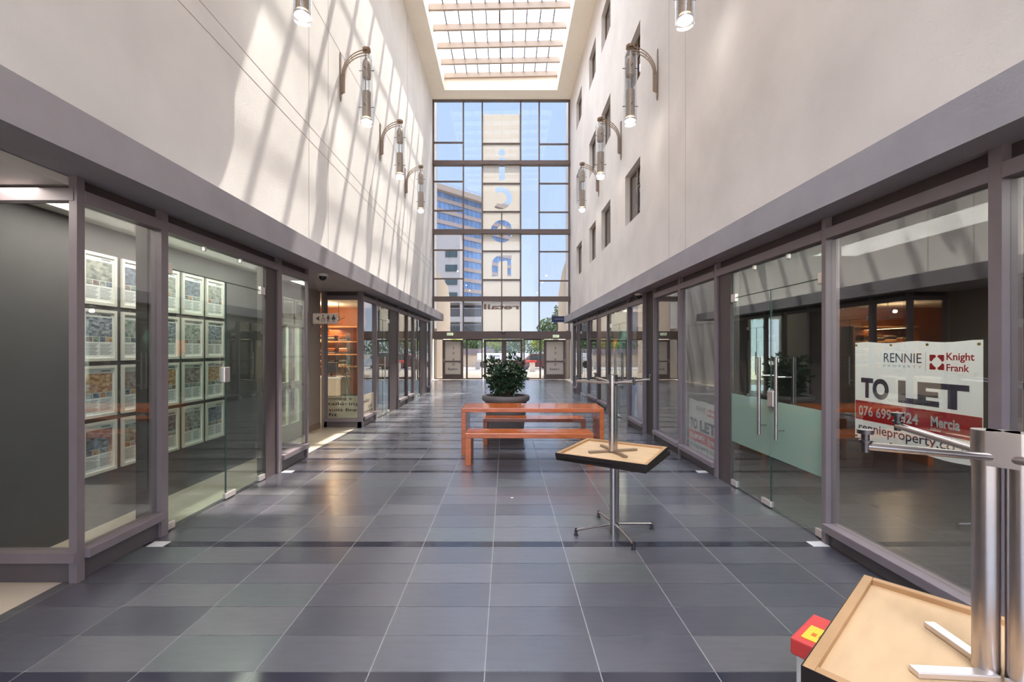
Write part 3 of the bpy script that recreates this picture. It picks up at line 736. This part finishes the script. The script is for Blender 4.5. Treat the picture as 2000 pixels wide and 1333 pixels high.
for x in (-2, 1.8): B().tube((x, -.6, .34), (x, -.4, .34), .34, seg=20).build('wheel', 'black', t)
for q in ((-1.5, -.4), (.4, 1.3)): B().box(q[0], q[1], -.612, -.605, 1.1, 1.22).build('stripe', 'grey_txt', t)
t = thing('barrier_pillar', 'white pillar with a red cap standing outside the doors on the right', 'bollard', (2.02, 34, -.02))
B().box(-.2, .2, -.2, .2, 0, .72).build('pillar', 'white', t); B().box(-.45, .32, -.24, .24, .72, .86).build('cap', 'red', t)
tag(B().box(-2.75, -2.35, 40.2, 40.5, -.12, .62, .02).build('electrical_box', 'concrete'), 'small grey utility box on the pavement outside left of the doors', 'utility box')
tag(B().box(-14, 14, 36.4, 36.6, -.12, .02).build('kerb', 'concrete'), 'pale kerb edging the pavement outside the doors', 'kerb')

# ================================================================ tables
M_['spider'] = mat('mount_plate', (150, 128, 104), 0.4, metal=.5)
def ped_table(label, loc, rz, inverted, group, tilt_col='spider'):
    """cafe table 0.7235 m high: framed plywood top on a twin column with four tubular arms"""
    t = thing('pedestal_table', label, 'table', loc, rz, group)
    H = 0.7235
    f = (lambda z: H - z) if inverted else (lambda z: z)   # z measured from the feet
    def bx(b, x0, x1, y0, y1, z0, z1, bev=0): b.box(x0, x1, y0, y1, f(z0), f(z1), bev)
    hx, hy = .40, .385
    b = B(); bx(b, -hx, hx, -hy, hy, H - .013, H, .002); b.build('tabletop', 'black_edge', t)
    b = B(); bx(b, -hx + .03, hx - .03, -hy + .03, hy - .03, H - .016, H - .013); b.build('underside', 'ply', t)
    b = B()
    for q in ((-hx, hx, -hy, -hy + .03), (-hx, hx, hy - .03, hy), (-hx, -hx + .03, -hy + .03, hy - .03), (hx - .03, hx, -hy + .03, hy - .03)): bx(b, *q, H - .036, H - .013, .003)
    b.build('rim', 'rim', t)
    b = B()
    for q in ((-hx - .002, hx + .002, -hy - .002, -hy), (-hx - .002, hx + .002, hy, hy + .002), (-hx - .002, -hx, -hy, hy), (hx, hx + .002, -hy, hy)): bx(b, *q, H - .036, H - .0)
    b.build('edge_band', 'black_edge', t)
    up = Vector((0, 0, 1))
    for k in range(4):
        a = PI / 4 + k * PI / 2; u = Vector((math.cos(a), math.sin(a), 0)); v = Vector((-u.y, u.x, 0))
        b = B(); b.obox(u * .13 + up * f(H - .026), u, v, up, .22, .036, .018, .003); b.build('mount_arm', tilt_col, t)
    for s in (-1, 1):
        b = B(); b.tube((0, s * .033, f(.03)), (0, s * .033, f(H - .03)), .030, seg=28); b.build('column', 'steel', t, smooth=True)
    b = B(); b.tube((0, -.033, f(.0)), (0, -.033, f(.10)), .032, seg=28); b.tube((0, .033, f(.0)), (0, .033, f(.10)), .032, seg=28)
    bx(b, -.032, .032, -.033, .033, .0, .10); b.build('hub', 'steel', t, smooth=True)
    for k in range(4):
        a = PI / 4 + k * PI / 2; u = Vector((math.cos(a), math.sin(a), 0))
        b = B(); b.tube(u * .03 + up * f(.075), u * .37 + up * f(.048), .0115); lg = b.build('leg', 'steel', t, smooth=True)
        b = B(); b.tube(u * .372 + up * f(.012), u * .372 + up * f(.066), .010); b.tube(u * .372 + up * f(0), u * .372 + up * f(.012), .020); b.tube(u * .372 + up * f(.03), u * .372 + up * f(.038), .016)
        b.build('levelling_foot', 'steel_d', lg, smooth=True)
    return t
g1 = 'stacked pedestal tables'
ped_table('upright steel pedestal table on the floor in mid hall, carrying an upturned table', (1.0, 4.10, 0), math.radians(-34), False, g1)
ped_table('upturned pedestal table in mid hall, plywood underside up and four arms in the air', (.985, 4.09, .7235), math.radians(-31.5), True, g1)
ped_table('upright pedestal table at the near right corner, underneath an upturned one', (1.417, 1.27, 0), math.radians(41), False, g1)
ped_table('upturned pedestal table at the near right corner, pale plywood underside scuffed', (1.417, 1.27, .7235), math.radians(41), True, g1, 'steel_w')

def slab_furniture(name, label, cat, x0, x1, y0, y1, h, th, leg, rz=0.0, group=None):
    cx, cy = (x0 + x1) / 2, (y0 + y1) / 2
    t = thing(name, label, cat, (cx, cy, 0), rz, group); hx, hy = (x1 - x0) / 2, (y1 - y0) / 2
    B().box(-hx, hx, -hy, hy, h - th, h, .006).build('tabletop' if 'table' in name else 'seat', 'wood', t)
    for s in (-1, 1): B().box(s * (hx - leg), s * hx, -hy, hy, 0, h - th, .005).build('leg', 'wood', t)
    return t
slab_furniture('wooden_table', 'long polished red-brown wooden table between two benches', 'table', -.70, 1.56, 7.06, 7.74, .745, .065, .07, math.radians(-1.2))
slab_furniture('wooden_bench', 'red-brown wooden bench on the near side of the long table', 'bench', -.585, 1.27, 6.42, 6.83, .465, .07, .085, math.radians(-1.0), 'benches at the long table')
slab_furniture('wooden_bench', 'red-brown wooden bench on the far side of the long table', 'bench', -.395, 1.40, 7.82, 8.22, .46, .06, .075, math.radians(-1.0), 'benches at the long table')

# potted shrub
t = thing('potted_shrub', 'bushy dark green shrub in a wide grey bowl planter behind the table', 'plant', (0.0, 8.87, 0))
prof = [(0, 0), (.33, 0), (.345, .03), (.36, .12), (.395, .40), (.41, .60), (.415, .66), (.455, .665), (.475, .70), (.475, .74), (.455, .775), (.42, .78), (.395, .765), (.39, .70), (0, .70)]
B().lathe((0, 0, 0), prof, 56).build('pot', 'pot', t, smooth=True)
B().lathe((0, 0, .70), [(0, .03), (.2, .035), (.385, .01), (.385, 0)], 32).build('soil', 'soil', t)
rnd = random.Random(5)
stems = B(); leaves = B()
def leafcluster(b, p, r, n, s):
    for _ in range(n):
        d = Vector((rnd.gauss(0, 1), rnd.gauss(0, 1), rnd.gauss(.2, 1))).normalized()
        q = p + d * r * rnd.uniform(.25, 1)
        ax = (d + Vector((rnd.uniform(-.5, .5), rnd.uniform(-.5, .5), rnd.uniform(-.4, .4)))).normalized(); sd_ = ax.orthogonal().normalized()
        sd_ = Matrix.Rotation(rnd.uniform(0, 6.28), 3, ax) @ sd_; nn_ = ax.cross(sd_)
        L = s * rnd.uniform(.7, 1.2); wd = L * .28
        v = [b.bm.verts.new(x) for x in (q, q + ax * L * .4 + sd_ * wd + nn_ * L * .05, q + ax * L - nn_ * L * .08, q + ax * L * .4 - sd_ * wd + nn_ * L * .05)]
        b.bm.faces.new(v)
tips = []
for (tx, ty, tz) in ((-.33, 0, 1.42), (-.20, .1, 1.38), (-.30, -.12, 1.15), (-.12, -.18, 1.25), (-.02, .1, 1.30), (.06, -.15, 1.12), (.14, 0, 1.48), (.24, .12, 1.40), (.28, -.1, 1.22), (.33, .05, 1.12), (-.2, 0, 1.0), (.02, .2, 1.05), (.22, -.15, .98), (-.1, -.22, .95), (.1, .15, .92), (-.24, .1, .93), (.16, -.2, 1.3), (.0, -.1, 1.12)):
    a = Vector((tx * .12, ty * .12, .72)); m_ = Vector((tx * .45, ty * .45, .72 + (tz - .72) * .5)); e = Vector((tx, ty, tz))
    stems.tube(a, m_, .011, .009, seg=7); stems.tube(m_, e, .009, .005, seg=7); tips.append(e)
    for q in (e, m_.lerp(e, .55)): leafcluster(leaves, q, .115, 55, .085)
stems.build('stem', 'bark', t); leaves.build('foliage', 'leaf', t)

# red box on a white carton beside the near table
t = thing('red_box', 'red card box with a yellow label beside the near upturned table', 'box', (1.55, 1.98, 0))
B().box(-.10, .10, -.09, .09, 0, .05).build('carton', 'white', t)
t.rotation_euler = (0, 0, math.radians(38)); t.location = (1.47, 1.99, 0)
for ch in list(t.children): bpy.data.objects.remove(ch)
B().box(-.10, .14, -.10, .12, 0, .31, .006).build('carton', 'white', t)
B().box(-.14, .15, -.14, .13, .31, .385, .008).build('lid', 'red', t)
B().box(-.10, .03, -.10, .10, .3855, .388).build('label', 'yellow', t)
b = B()
for k in range(5): b.box(-.06, -.03, -.055 + k * .028, -.037 + k * .028, .3882, .3885)
b.build('printing', 'orange_txt', t)
tag(B().box(.055, .085, 5.02, 5.04, 0, .008, .002).build('paper_scrap', 'white'), 'tiny pale scrap of litter on the floor before the benches', 'litter')

# ================================================================ wall lamps
def sconce():
    """local frame: wall at x=0, arm reaches towards +x, lamp axis at x=.645; z=0 at the bottom of the tube"""
    t = empty('wall_lamp')
    ax = .645
    b = B(); b.box(0, .022, -.05, .05, .66, 1.76, .006); b.prism([(0, -.05, .66), (0, .05, .66), (0, 0, .56)], (.02, 0, 0)); b.build('wall_plate', 'bronze', t)
    for k, (r, rz_) in enumerate(((.62, .62), (.59, .55), (.56, .48))):
        cx, cz = .60 + .06, 1.22
        pts = [(.05 + k * .035, 0, .72 + k * .06), (cx - r, 0, 1.22)] + [(cx - r * math.cos(a), 0, cz + rz_ * math.sin(a)) for a in [PI / 2 * j / 10 for j in range(1, 11)]]
        pts[0] = (cx - r, 0, .74 + .02 * k)
        b = B(); b.path(pts, .013, seg=8); b.build('curved_rod', 'bronze', t, smooth=True)
    for z in (.78, 1.2): B().tube((.01, 0, z), (.11, 0, z), .010, seg=8).build('cross_tie', 'bronze', t)
    for a in (.5, .68, .86):
        p = Vector((.66 - .63 * math.cos(a), 0, 1.22 + .64 * math.sin(a))); q = Vector((.66 - .55 * math.cos(a), 0, 1.22 + .46 * math.sin(a)))
        B().tube(p, q, .009, seg=8).build('cross_tie', 'bronze', t)
    b = B(); b.tube((ax, 0, 1.80), (ax, 0, 1.86), .10, seg=24); b.build('cap', 'bronze', t, smooth=True)
    for k in range(3):
        a = k * 2 * PI / 3 + .4
        B().tube((ax + .055 * math.cos(a), .055 * math.sin(a), .1), (ax + .055 * math.cos(a), .055 * math.sin(a), 1.82), .007, seg=8).build('hanging_rod', 'bronze', t)
    b = B(); b.lathe((ax, 0, 0), [(.03, 1.62), (.06, 1.60), (.095, 1.52), (.105, 1.45), (.105, 1.20), (.098, 1.14), (.0, 1.15)], 28); b.build('upper_shade', 'perf', t, smooth=True)
    b = B(); b.lathe((ax, 0, 0), [(.0, .80), (.10, .80), (.105, .78), (.105, .17), (.10, .16), (.0, .17)], 28); b.build('lower_shade', 'perf', t, smooth=True)
    b = B(); b.lathe((ax, 0, 0), [(.145, 1.66), (.15, 1.66), (.15, 0), (.145, 0), (.145, 1.66)], 36); b.build('glass_tube', 'tubeglass', t, smooth=True)
    b = B(); b.lathe((ax, 0, 0), [(0, .095), (.125, .095), (.125, .08), (0, .08)], 28); b.build('bulb', 'lampglow', t)
    b = B(); b.lathe((ax, 0, 0), [(.127, .10), (.144, .10), (.144, .07), (.127, .07), (.127, .10)], 28); b.build('ring', 'steel_w', t, smooth=True)
    for z in (.42, 1.32):
        for a in (0, PI * .5, PI, PI * 1.5):
            B().tube((ax + .10 * math.cos(a), .10 * math.sin(a), z), (ax + .185 * math.cos(a), .185 * math.sin(a), z), .010, seg=8).build('screw', 'steel_d', t)
    return t
proto = sconce(); first = True
LW = ['wall lamp on the left wall nearest us, cut by the top edge of the photo', 'curved-arm wall lamp on the left wall, largest whole one there',
      'curved-arm wall lamp on the left wall, between the largest and the farthest', 'curved-arm wall lamp farthest along the left wall']
RW = ['wall lamp on the right wall nearest us, cut by the top edge of the photo', 'curved-arm wall lamp on the right wall, largest whole one there, in front of a window',
      'curved-arm wall lamp on the right wall, between the largest and the farthest', 'curved-arm wall lamp farthest along the right wall']
for side, ds, z0, labs in ((-1, (7.5, 10.96, 14.4, 17.95), 7.22, LW), (1, (7.33, 10.55, 13.87, 17.2), 7.02, RW)):
    for d, lb_ in zip(ds, labs):
        o = proto if first else copy_tree(proto); first = False
        o.location = ((XL if side < 0 else XR), d, z0); o.rotation_euler = (0, 0, 0 if side < 0 else PI)
        tag(o, lb_, 'wall lamp', 'curved-arm wall lamps')
        lamp('wall_lamp_light', ((XL + .645) if side < 0 else (XR - .645), d, z0 + .05), 2.5, (1, .95, .88), .07, kind='POINT')

# ================================================================ framed property sheets in the agency window
def sheet_mats(i):
    rnd = random.Random(100 + i)
    pal = [((86, 100, 96), (204, 204, 196)), ((118, 78, 72), (186, 184, 184)), ((70, 112, 112), (206, 208, 198)), ((66, 62, 70), (150, 166, 184)), ((140, 86, 54), (222, 194, 158)), ((70, 84, 108), (198, 204, 208))]
    a, c = pal[rnd.randrange(len(pal))]
    return a, c
PH = []
for i in range(6):
    a, c = [((86, 100, 96), (204, 204, 196)), ((118, 78, 72), (186, 184, 184)), ((70, 112, 112), (206, 208, 198)), ((66, 62, 70), (150, 166, 184)), ((140, 86, 54), (222, 194, 158)), ((70, 84, 108), (198, 204, 208))][i]
    PH.append(mat('photo_print_%s' % 'abcdef'[i], a, .4, rgb2=c, scale=11 + i * 2, stretch=(1, 1, 1.8)))
colr = ['leftmost column', 'second column from the left', 'middle column', 'second column from the right', 'rightmost column']
rowr = ['top row', 'second row from the top', 'third row from the top', 'bottom row']
looks = {(0, 0): 'teal hillside photo', (1, 0): 'pale beach photo', (0, 1): 'red flower photo', (1, 1): 'pool photo', (0, 2): 'white living room photo', (1, 2): 'bathroom photo', (0, 3): 'dark lounge photo with blue windows', (1, 3): 'orange interior photo'}
for c in range(5):
    for r in range(4):
        y0 = 4.05 + .42 * c; z1 = 2.592 - .533 * r; w_, h_ = .36, .49
        t = thing('picture_frame', 'white framed property sheet, %s, %s' % (rowr[r], colr[c]), 'picture', (-3.868, y0 + w_ / 2, z1 - h_), 0, 'framed property sheets')
        # local: x out of wall, y along, z up
        b = B(); f_ = .028
        for q in ((-w_ / 2, w_ / 2, 0, f_), (-w_ / 2, w_ / 2, h_ - f_, h_), (-w_ / 2, -w_ / 2 + f_, f_, h_ - f_), (w_ / 2 - f_, w_ / 2, f_, h_ - f_)): b.box(0, .022, q[0], q[1], q[2], q[3])
        b.build('frame', 'white', t)
        B().box(0, .008, -w_ / 2 + f_, w_ / 2 - f_, f_, h_ - f_).build('sheet', 'signwhite', t)
        m = PH[(c * 3 + r * 5) % 6]
        B().box(.008, .009, -w_ / 2 + .045, w_ / 2 - .045, .235, .415).build('photo', m, t)
        for k in range(4):
            B().box(.008, .009, -w_ / 2 + .045 + k * .069, -w_ / 2 + .045 + k * .069 + .063, .185, .23).build('thumbnail', PH[(c + r + k) % 6], t)
        b = B()
        for k in range(8):
            for s_ in (0, 1): b.box(.008, .0086, -w_ / 2 + .045 + s_ * .142, -w_ / 2 + .165 + s_ * .142 - (k % 3) * .012, .16 - k * .014, .166 - k * .014)
        b.box(.008, .0088, .02, .12, .43, .445); b.build('printing', 'grey_txt', t)

# ================================================================ TO LET banners
def banner(label, yl, yr, z0, X, full=True, name='to_let_banner'):
    """yl = far (left) end, yr = near (right) end"""
    Wd, Hh = yl - yr, .76
    t = thing(name, label, 'banner', (X, yl, z0))
    U, V = (0, -1, 0), (0, 0, 1)
    b = B(); n = 16
    # slightly slack cloth with thickness
    def P_(i, j, o): return (o + .004 * math.sin(i * 1.1) , -Wd * i / n, Hh * j + (0.006 * math.sin(i * .9) if j in (0, 1) else 0))
    for i in range(n): b.poly([P_(i, 0, 0), P_(i + 1, 0, 0), P_(i + 1, 1, 0), P_(i, 1, 0)])
    bmesh.ops.remove_doubles(b.bm, verts=b.bm.verts[:], dist=1e-5); b.build('sheet', 'bannercloth', t)
    k = Wd / .966
    def T(s, m, y, z, w, h, bold=0, nm='lettering'): return textmesh(nm, s, m, t, (-.007, -y * k, z), U, V, w * k, h, bold=bold)
    B().box(-.0062, -.0052, -.012, -Wd + .004, .155, .305).build('red_band', 'signred', t)
    T('RENNIE', 'navy', .28, .615, .30, .066)
    T('P R O P E R T Y', 'grey_txt', .28, .58, .30, .016)
    B().box(-.0066, -.006, -.608 * k, -.610 * k, .56, .69).build('divider', 'grey_txt', t)
    # four-petal mark
    c0, s0 = .636, .575; S = .098
    for (ix, iz) in ((0, 0), (1, 0), (0, 1), (1, 1)):
        e = .045; y0 = c0 + ix * (S - e); z0_ = s0 + iz * (S - e)
        cy, cz = c0 + S / 2, s0 + S / 2
        pts = [(y0, z0_), (y0 + e, z0_), (y0 + e, z0_ + e), (y0, z0_ + e)]
        far = (y0 if ix == 0 else y0 + e, z0_ if iz == 0 else z0_ + e)
        near = (y0 + e if ix == 0 else y0, z0_ + e if iz == 0 else z0_)
        sx_, sz_ = (1 if ix == 0 else -1), (1 if iz == 0 else -1)
        pts = [far, (near[0] - sx_ * .008, far[1]), (near[0], far[1] + sz_ * .012), (near[0] - sx_ * .018, near[1] - sz_ * .018 + 0), (far[0] + sx_ * .012, near[1]), (far[0], near[1] - sz_ * .008)]
        B().prism([(-.0068, -a * k, z) for a, z in pts], (.001, 0, 0)).build('mark', 'signred', t)
    T('Knight', 'signred', .75, .625, .17, .062, .02); T('Frank', 'signred', .75, .57, .14, .045, .02)
    T('TO', 'navy', .068, .33, .255, .158, .05); T('LET', 'navy', .40, .33, .49, .158, .05)
    T('076 699 8424', 'signwhite', .045, .19, .51, .078, .02); T('Mercia', 'signwhite', .645, .20, .19, .07, .03); T('Pillay', 'signwhite', .645, .17, .07, .022)
    T('rennieproperty.co.za', 'navy', .045, .045, .87, .085, .01)
    for y in (.02, .34, .62, .945):
        for z in (.02, .74):
            B().tube((-.009, -y * k, z), (-.004, -y * k, z), .009, seg=12).build('eyelet', 'gold', t)
    return t
banner('large white, red and navy TO LET banner behind the near right shop window', 3.586, 2.62, .972, 2.812)
banner('smaller-looking TO LET banner low behind the farther right window, half hidden by a post', 6.85, 5.884, .17, 2.815)

# ================================================================ cameras and signs
def dome(label, loc):
    t = thing('security_camera', label, 'security camera', loc, 0, 'dome cameras under the soffits')
    B().lathe((0, 0, 0), [(0, 0), (.085, 0), (.085, -.025), (.075, -.04), (0, -.04)], 28).build('base', 'white', t, smooth=True)
    B().lathe((0, 0, 0), [(.06, -.04), (.058, -.065), (.045, -.09), (.02, -.105), (0, -.107)], 28).build('dome', 'black', t, smooth=True)
dome('white dome camera under the left soffit above the washroom sign', (-3.02, 7.35, 2.925))
dome('white dome camera under the right soffit', (2.72, 9.1, 2.82))
t = thing('washroom_sign', 'small projecting sign with an arrow, wheelchair, man and woman at the left corridor', 'sign', (-3.03, 6.99, 2.08))
B().box(-.03, 0, -.02, .02, -.02, .19).build('bracket', 'frame_dk', t)
B().box(0, .395, -.008, .008, 0, .165, .004).build('panel', 'signpanel', t)
def pict(pts, th=.0015): B().prism([(x, -.0095, z) for x, z in pts], (0, th, 0)).build('pictogram', 'black', t)
pict([(.05, .085), (.105, .125), (.105, .045)])
def person(cx, dress):
    b = B(); b.tube((cx, -.0095, .132), (cx, -.008, .132), .011, seg=16)
    body = [(cx - .016, .118), (cx + .016, .118), (cx + (.028 if dress else .013), .068), (cx - (.028 if dress else .013), .068)]
    b.prism([(x, -.0095, z) for x, z in body], (0, .0015, 0))
    for s in (-1, 1):
        b.box(cx + s * .011 - .0045, cx + s * .011 + .0045, -.0095, -.008, .03, .068)
        b.prism([(cx + s * .016, -.0095, .117), (cx + s * .034, -.0095, .078), (cx + s * .028, -.0095, .076), (cx + s * .013, -.0095, .108)], (0, .0015, 0))
    b.build('pictogram', 'black', t)
person(.245, False); person(.33, True)
b = B(); b.tube((.165, -.0095, .135), (.165, -.008, .135), .010, seg=16); b.box(.160, .170, -.0095, -.008, .075, .122); b.box(.160, .19, -.0095, -.008, .075, .083); b.box(.186, .194, -.0095, -.008, .045, .083)
for k in range(14):
    a = PI * .75 + k * PI * 1.1 / 14; a2 = a + PI * 1.1 / 14
    b.prism([(.165 + r * math.cos(q), -.0095, .065 + r * math.sin(q)) for r, q in ((.030, a), (.030, a2), (.024, a2), (.024, a))], (0, .0015, 0))
b.build('pictogram', 'black', t)
for lab, px, py in (('small lit EXIT sign on the bronze header over the left end door', 879, 653), ('small lit EXIT sign on the bronze header over the right end door', 1086, 657)):
    x = PX(px, 24.45); z = CAMZ + (683 - py) / F * 24.45
    t = thing('exit_sign', lab, 'sign', (x, 24.47, z), 0, 'exit signs on the header')
    B().box(-.17, .17, -.02, .02, -.07, .07, .004).build('panel', 'exit', t)
    textmesh('lettering', 'EXIT', 'exit_txt', t, (-.13, -.022, -.04), (1, 0, 0), (0, 0, 1), .26, .08, bold=.02)
t = thing('door_sensor', 'small motion sensor on the header above the centre doors', 'sensor', (PX(983, 24.4), 24.42, CAMZ + (683 - 650) / F * 24.4))
B().box(-.12, .12, -.05, .05, -.03, .03, .01).build('body', 'black', t); B().box(-.02, .07, -.06, .02, .03, .045).build('cover', 'white', t)
t = thing('hanging_sign', 'dark navy sign board projecting from the end of the right fascia', 'sign', (2.0, 19.3, 2.86))
B().box(-.02, .60, -.02, .02, 0, .26, .004).build('panel', 'navy', t)
b = B()
for k in range(7): b.box(.12 + k * .055, .155 + k * .055, -.023, -.0205, .12, .15)
b.build('printing', 'grey_txt', t)

# ================================================================ centre doors
for (a, c, bar_) in ((904, 911, None), (911, 943, None), (1022, 1056, None)):
    if c - a > 8: framed(wname(), PX(a), PX(c), 2.26, .07, .05)
for (a, c) in ((945, 984.5), (984.5, 1021)):
    framed(dname(), PX(a), PX(c), 2.24, .13, .10)
framed(wname(), PX(848), PX(865.5), 2.26, .03, .05); framed(wname(), PX(1104.5), PX(1113), 2.26, .03, .05); framed(wname(), PX(1056), PX(1063), 2.26, .02, .05)
framed(wname(), PX(904), PX(911), 2.26, .02, .05)

# ================================================================ tailor's shop
t = thing('shelf_unit', 'warm lit wooden wall shelving in the tailor shop behind the corner window', 'shelves', (-5.0, 12.75, 0))
for z in (1.18, 1.52, 1.88, 2.3): B().box(-1.0, .85, -.25, .2, z, z + .035).build('shelf', 'shelfwood', t)
for x in (-1.0, .82): B().box(x, x + .03, -.25, .2, 0, 2.33).build('side_panel', 'tailorwood', t)
M_gar = [mat('cloth_%s' % n, c, .9, var=.15, scale=12) for n, c in (('cream', (214, 190, 156)), ('brown', (96, 62, 44)), ('dark', (52, 44, 48)), ('rust', (176, 96, 50)), ('grey', (130, 120, 118)))]
gl_ = []
k = 0
for z, nm in ((1.555, 'on the middle shelf'), (1.215, 'on the lowest shelf'), (1.915, 'on the upper shelf')):
    for i, x in enumerate((-5.65, -5.30, -4.95, -4.6)):
        n = random.Random(k).choice((3, 4, 5))
        for j in range(3):
            q = k * 3 + j
            o = B(); o.box(-.13 + .01 * (q % 3), .13 - .012 * (q % 2), -.15, .15, 0, .055, .02); o = o.build('folded_garment', M_gar[(q * 2 + i) % 5])
            o.location = (x, 12.7, z + .001 + j * .056)
            cn = ('cream', 'brown', 'dark', 'rust', 'grey')[(q * 2 + i) % 5]
            tag(o, '%s folded garment %s of the tailor shelving, %s of the %s pile' % (cn, nm, ('bottom', 'middle', 'top')[j], ('leftmost', 'left-centre', 'right-centre', 'rightmost')[i]), 'garment', 'folded garments on the shelves')
        k += 1
t = thing('shop_counter', 'pale beige sales counter in the tailor shop', 'counter', (-4.62, 11.4, 0))
B().box(-.62, .5, -.3, .3, 0, .95).build('body', 'counter_b', t); B().box(-.65, .53, -.33, .33, .95, .99, .005).build('countertop', 'white', t)
t = thing('monitor', 'black monitor standing on the tailor counter', 'monitor', (-4.45, 11.35, .99))
B().box(-.17, .17, -.02, .02, .10, .36, .005).build('screen', 'black', t); B().box(-.02, .02, -.01, .03, 0, .12).build('stand', 'black', t); B().box(-.1, .1, -.07, .07, 0, .012).build('base', 'black', t)
t = thing('potted_tree', 'small thin-branched indoor tree in a dark pot inside the corner window', 'plant', (-3.55, 10.05, 0))
B().lathe((0, 0, 0), [(0, 0), (.13, 0), (.17, .6), (.18, .66), (.16, .66), (.15, .6), (0, .6)], 24).build('pot', 'black', t, smooth=True)
b = B(); b.path([(0, 0, .6), (.0, 0, .8), (-.03, 0, 1.0), (-.08, 0, 1.25)], .008); rr = random.Random(3)
for q in range(12):
    z = .85 + q * .035; b.tube((-.01 - q * .005, 0, z), (-.03 + rr.uniform(-.2, .16), rr.uniform(-.15, .15), z + rr.uniform(.1, .25)), .004, seg=5)
b.build('trunk', 'bark', t)
b = B(); foliage(b, (-.06, 0, 1.2), .22, .2, .26, 170, .022, rr); b.build('foliage', 'leaf', t)
t = thing('pendant_lamp', 'dark hanging lamp with arms under the tailor shop ceiling', 'lamp', (-4.35, 11.6, 2.30))
B().tube((0, 0, .12), (0, 0, .60), .008).build('rod', 'black', t)
for a in range(6): B().tube((0, 0, .14), (.16 * math.cos(a * 1.05), .16 * math.sin(a * 1.05), .22), .007).build('arm', 'black', t)
lamp('tailor_light', (-4.8, 11.9, 2.7), 16, (1, .70, .42), .04, kind='POINT')
lamp('tailor_shelf_light', (-5.0, 12.4, 2.25), 7, (1, .6, .3), .3, sy=1.2)

# ================================================================ things in the right shop windows
lamp('shop_fill_light', (3.7, 3.3, 2.74), 34, (1, .96, .9), .5, sy=3.5)  # added fill that backlights the banner and lifts the dim shop
lamp('boutique_fill_light', (3.6, 10.6, 2.6), 30, (1, .86, .74), .04, kind='POINT')  # added fill to make the far window displays show through the glass
lamp('boutique_fill_light', (3.5, 12.8, 2.6), 18, (1, .8, .64), .04, kind='POINT')  # second added fill, for the displays farther along
t = thing('window_poster', 'tall blue painting-like poster with a pale robed figure behind the right window', 'poster', (2.83, 9.5, .2))
B().box(0, .01, -.5, .5, 0, .72).build('sheet', 'poster_blue', t)
b = B(); b.prism([(-.004, y, z) for y, z in ((.12, .02), (.30, .02), (.27, .2), (.25, .38), (.22, .52), (.17, .55), (.15, .42), (.17, .25))], (.004, 0, 0)); b.build('figure', 'signwhite', t)
b = B(); b.ball((-.004, .2, .57), .035, sc_=(.15, 1, 1.2)); b.build('face', 'skinp', t)
t = thing('dress_form', 'pale sleeveless dress on a stand behind the right window above the blue poster', 'mannequin', (3.25, 9.35, 0))
B().lathe((0, 0, 0), [(0, 1.62), (.05, 1.62), (.055, 1.55), (.15, 1.48), (.17, 1.36), (.14, 1.18), (.12, 1.08), (.17, .95), (.24, .72), (.30, .45), (0, .45)], 26).build('dress', 'dress_white', t, smooth=True)
B().tube((0, 0, 0), (0, 0, .5), .02).build('stand', 'steel_d', t); B().lathe((0, 0, 0), [(0, 0), (.2, 0), (.2, .02), (0, .03)], 24).build('base', 'steel_d', t)
t = thing('wall_panel', 'tall brown panel with carved ring motifs inside the right shop doorway', 'panel', (3.35, 10.9, 0))
B().box(-.03, .03, -.42, .42, .1, 2.25).build('board', 'brownpanel', t)
for k in range(4):
    z = .38 + k * .45
    b = B()
    n = 24
    for j in range(n):
        a, c = 2 * PI * j / n, 2 * PI * (j + 1) / n
        b.prism([(-.04, r * math.cos(q), z + r * math.sin(q)) for r, q in ((.15, a), (.15, c), (.105, c), (.105, a))], (.01, 0, 0))
    b.ball((-.035, 0, z), .045, sc_=(.3, 1, 1)); b.build('ring_motif', 'black_brown', t)
t = thing('lantern', 'orange standing lantern lamp behind the far right window', 'lamp', (3.15, 12.8, 0))
B().tube((0, 0, 0), (0, 0, 1.5), .02).build('pole', 'steel_d', t); B().lathe((0, 0, 0), [(0, 1.5), (.12, 1.5), (.17, 1.68), (.10, 1.95), (0, 1.95)], 20).build('lamp_shade', 'orange_sh', t, smooth=True)
B().lathe((0, 0, 0), [(0, 0), (.16, 0), (.16, .02), (0, .03)], 20).build('base', 'steel_d', t)
t = thing('hat_stand_figure', 'teal and grey draped figure hanging inside the right shop doorway', 'mannequin', (3.05, 11.6, 0))
B().lathe((0, 0, 0), [(0, 2.2), (.05, 2.18), (.12, 2.0), (.20, 1.8), (.22, 1.6), (.14, 1.45), (0, 1.42)], 20).build('garment', 'teal', t, smooth=True)
B().tube((0, 0, 0), (0, 0, 1.5), .015).build('stand', 'steel_d', t); B().lathe((0, 0, 0), [(0, 0), (.16, 0), (.16, .02), (0, .03)], 20).build('base', 'steel_d', t)
tag(B().box(4.1, 5.2, 6.3, 7.0, 0, .42, .01).build('storage_block', 'shopwall_d'), 'low dark grey block on the empty right shop floor behind the glass doors', 'block')
# washer pillar outside / narrow display post in the left run
t = thing('window_poster', 'pale poster with blue brush marks on the tailor side window', 'poster', (-3.145, 10.1, 1.25))
B().box(0, .008, -.28, .28, 0, .40).build('sheet', 'poster_pale', t)
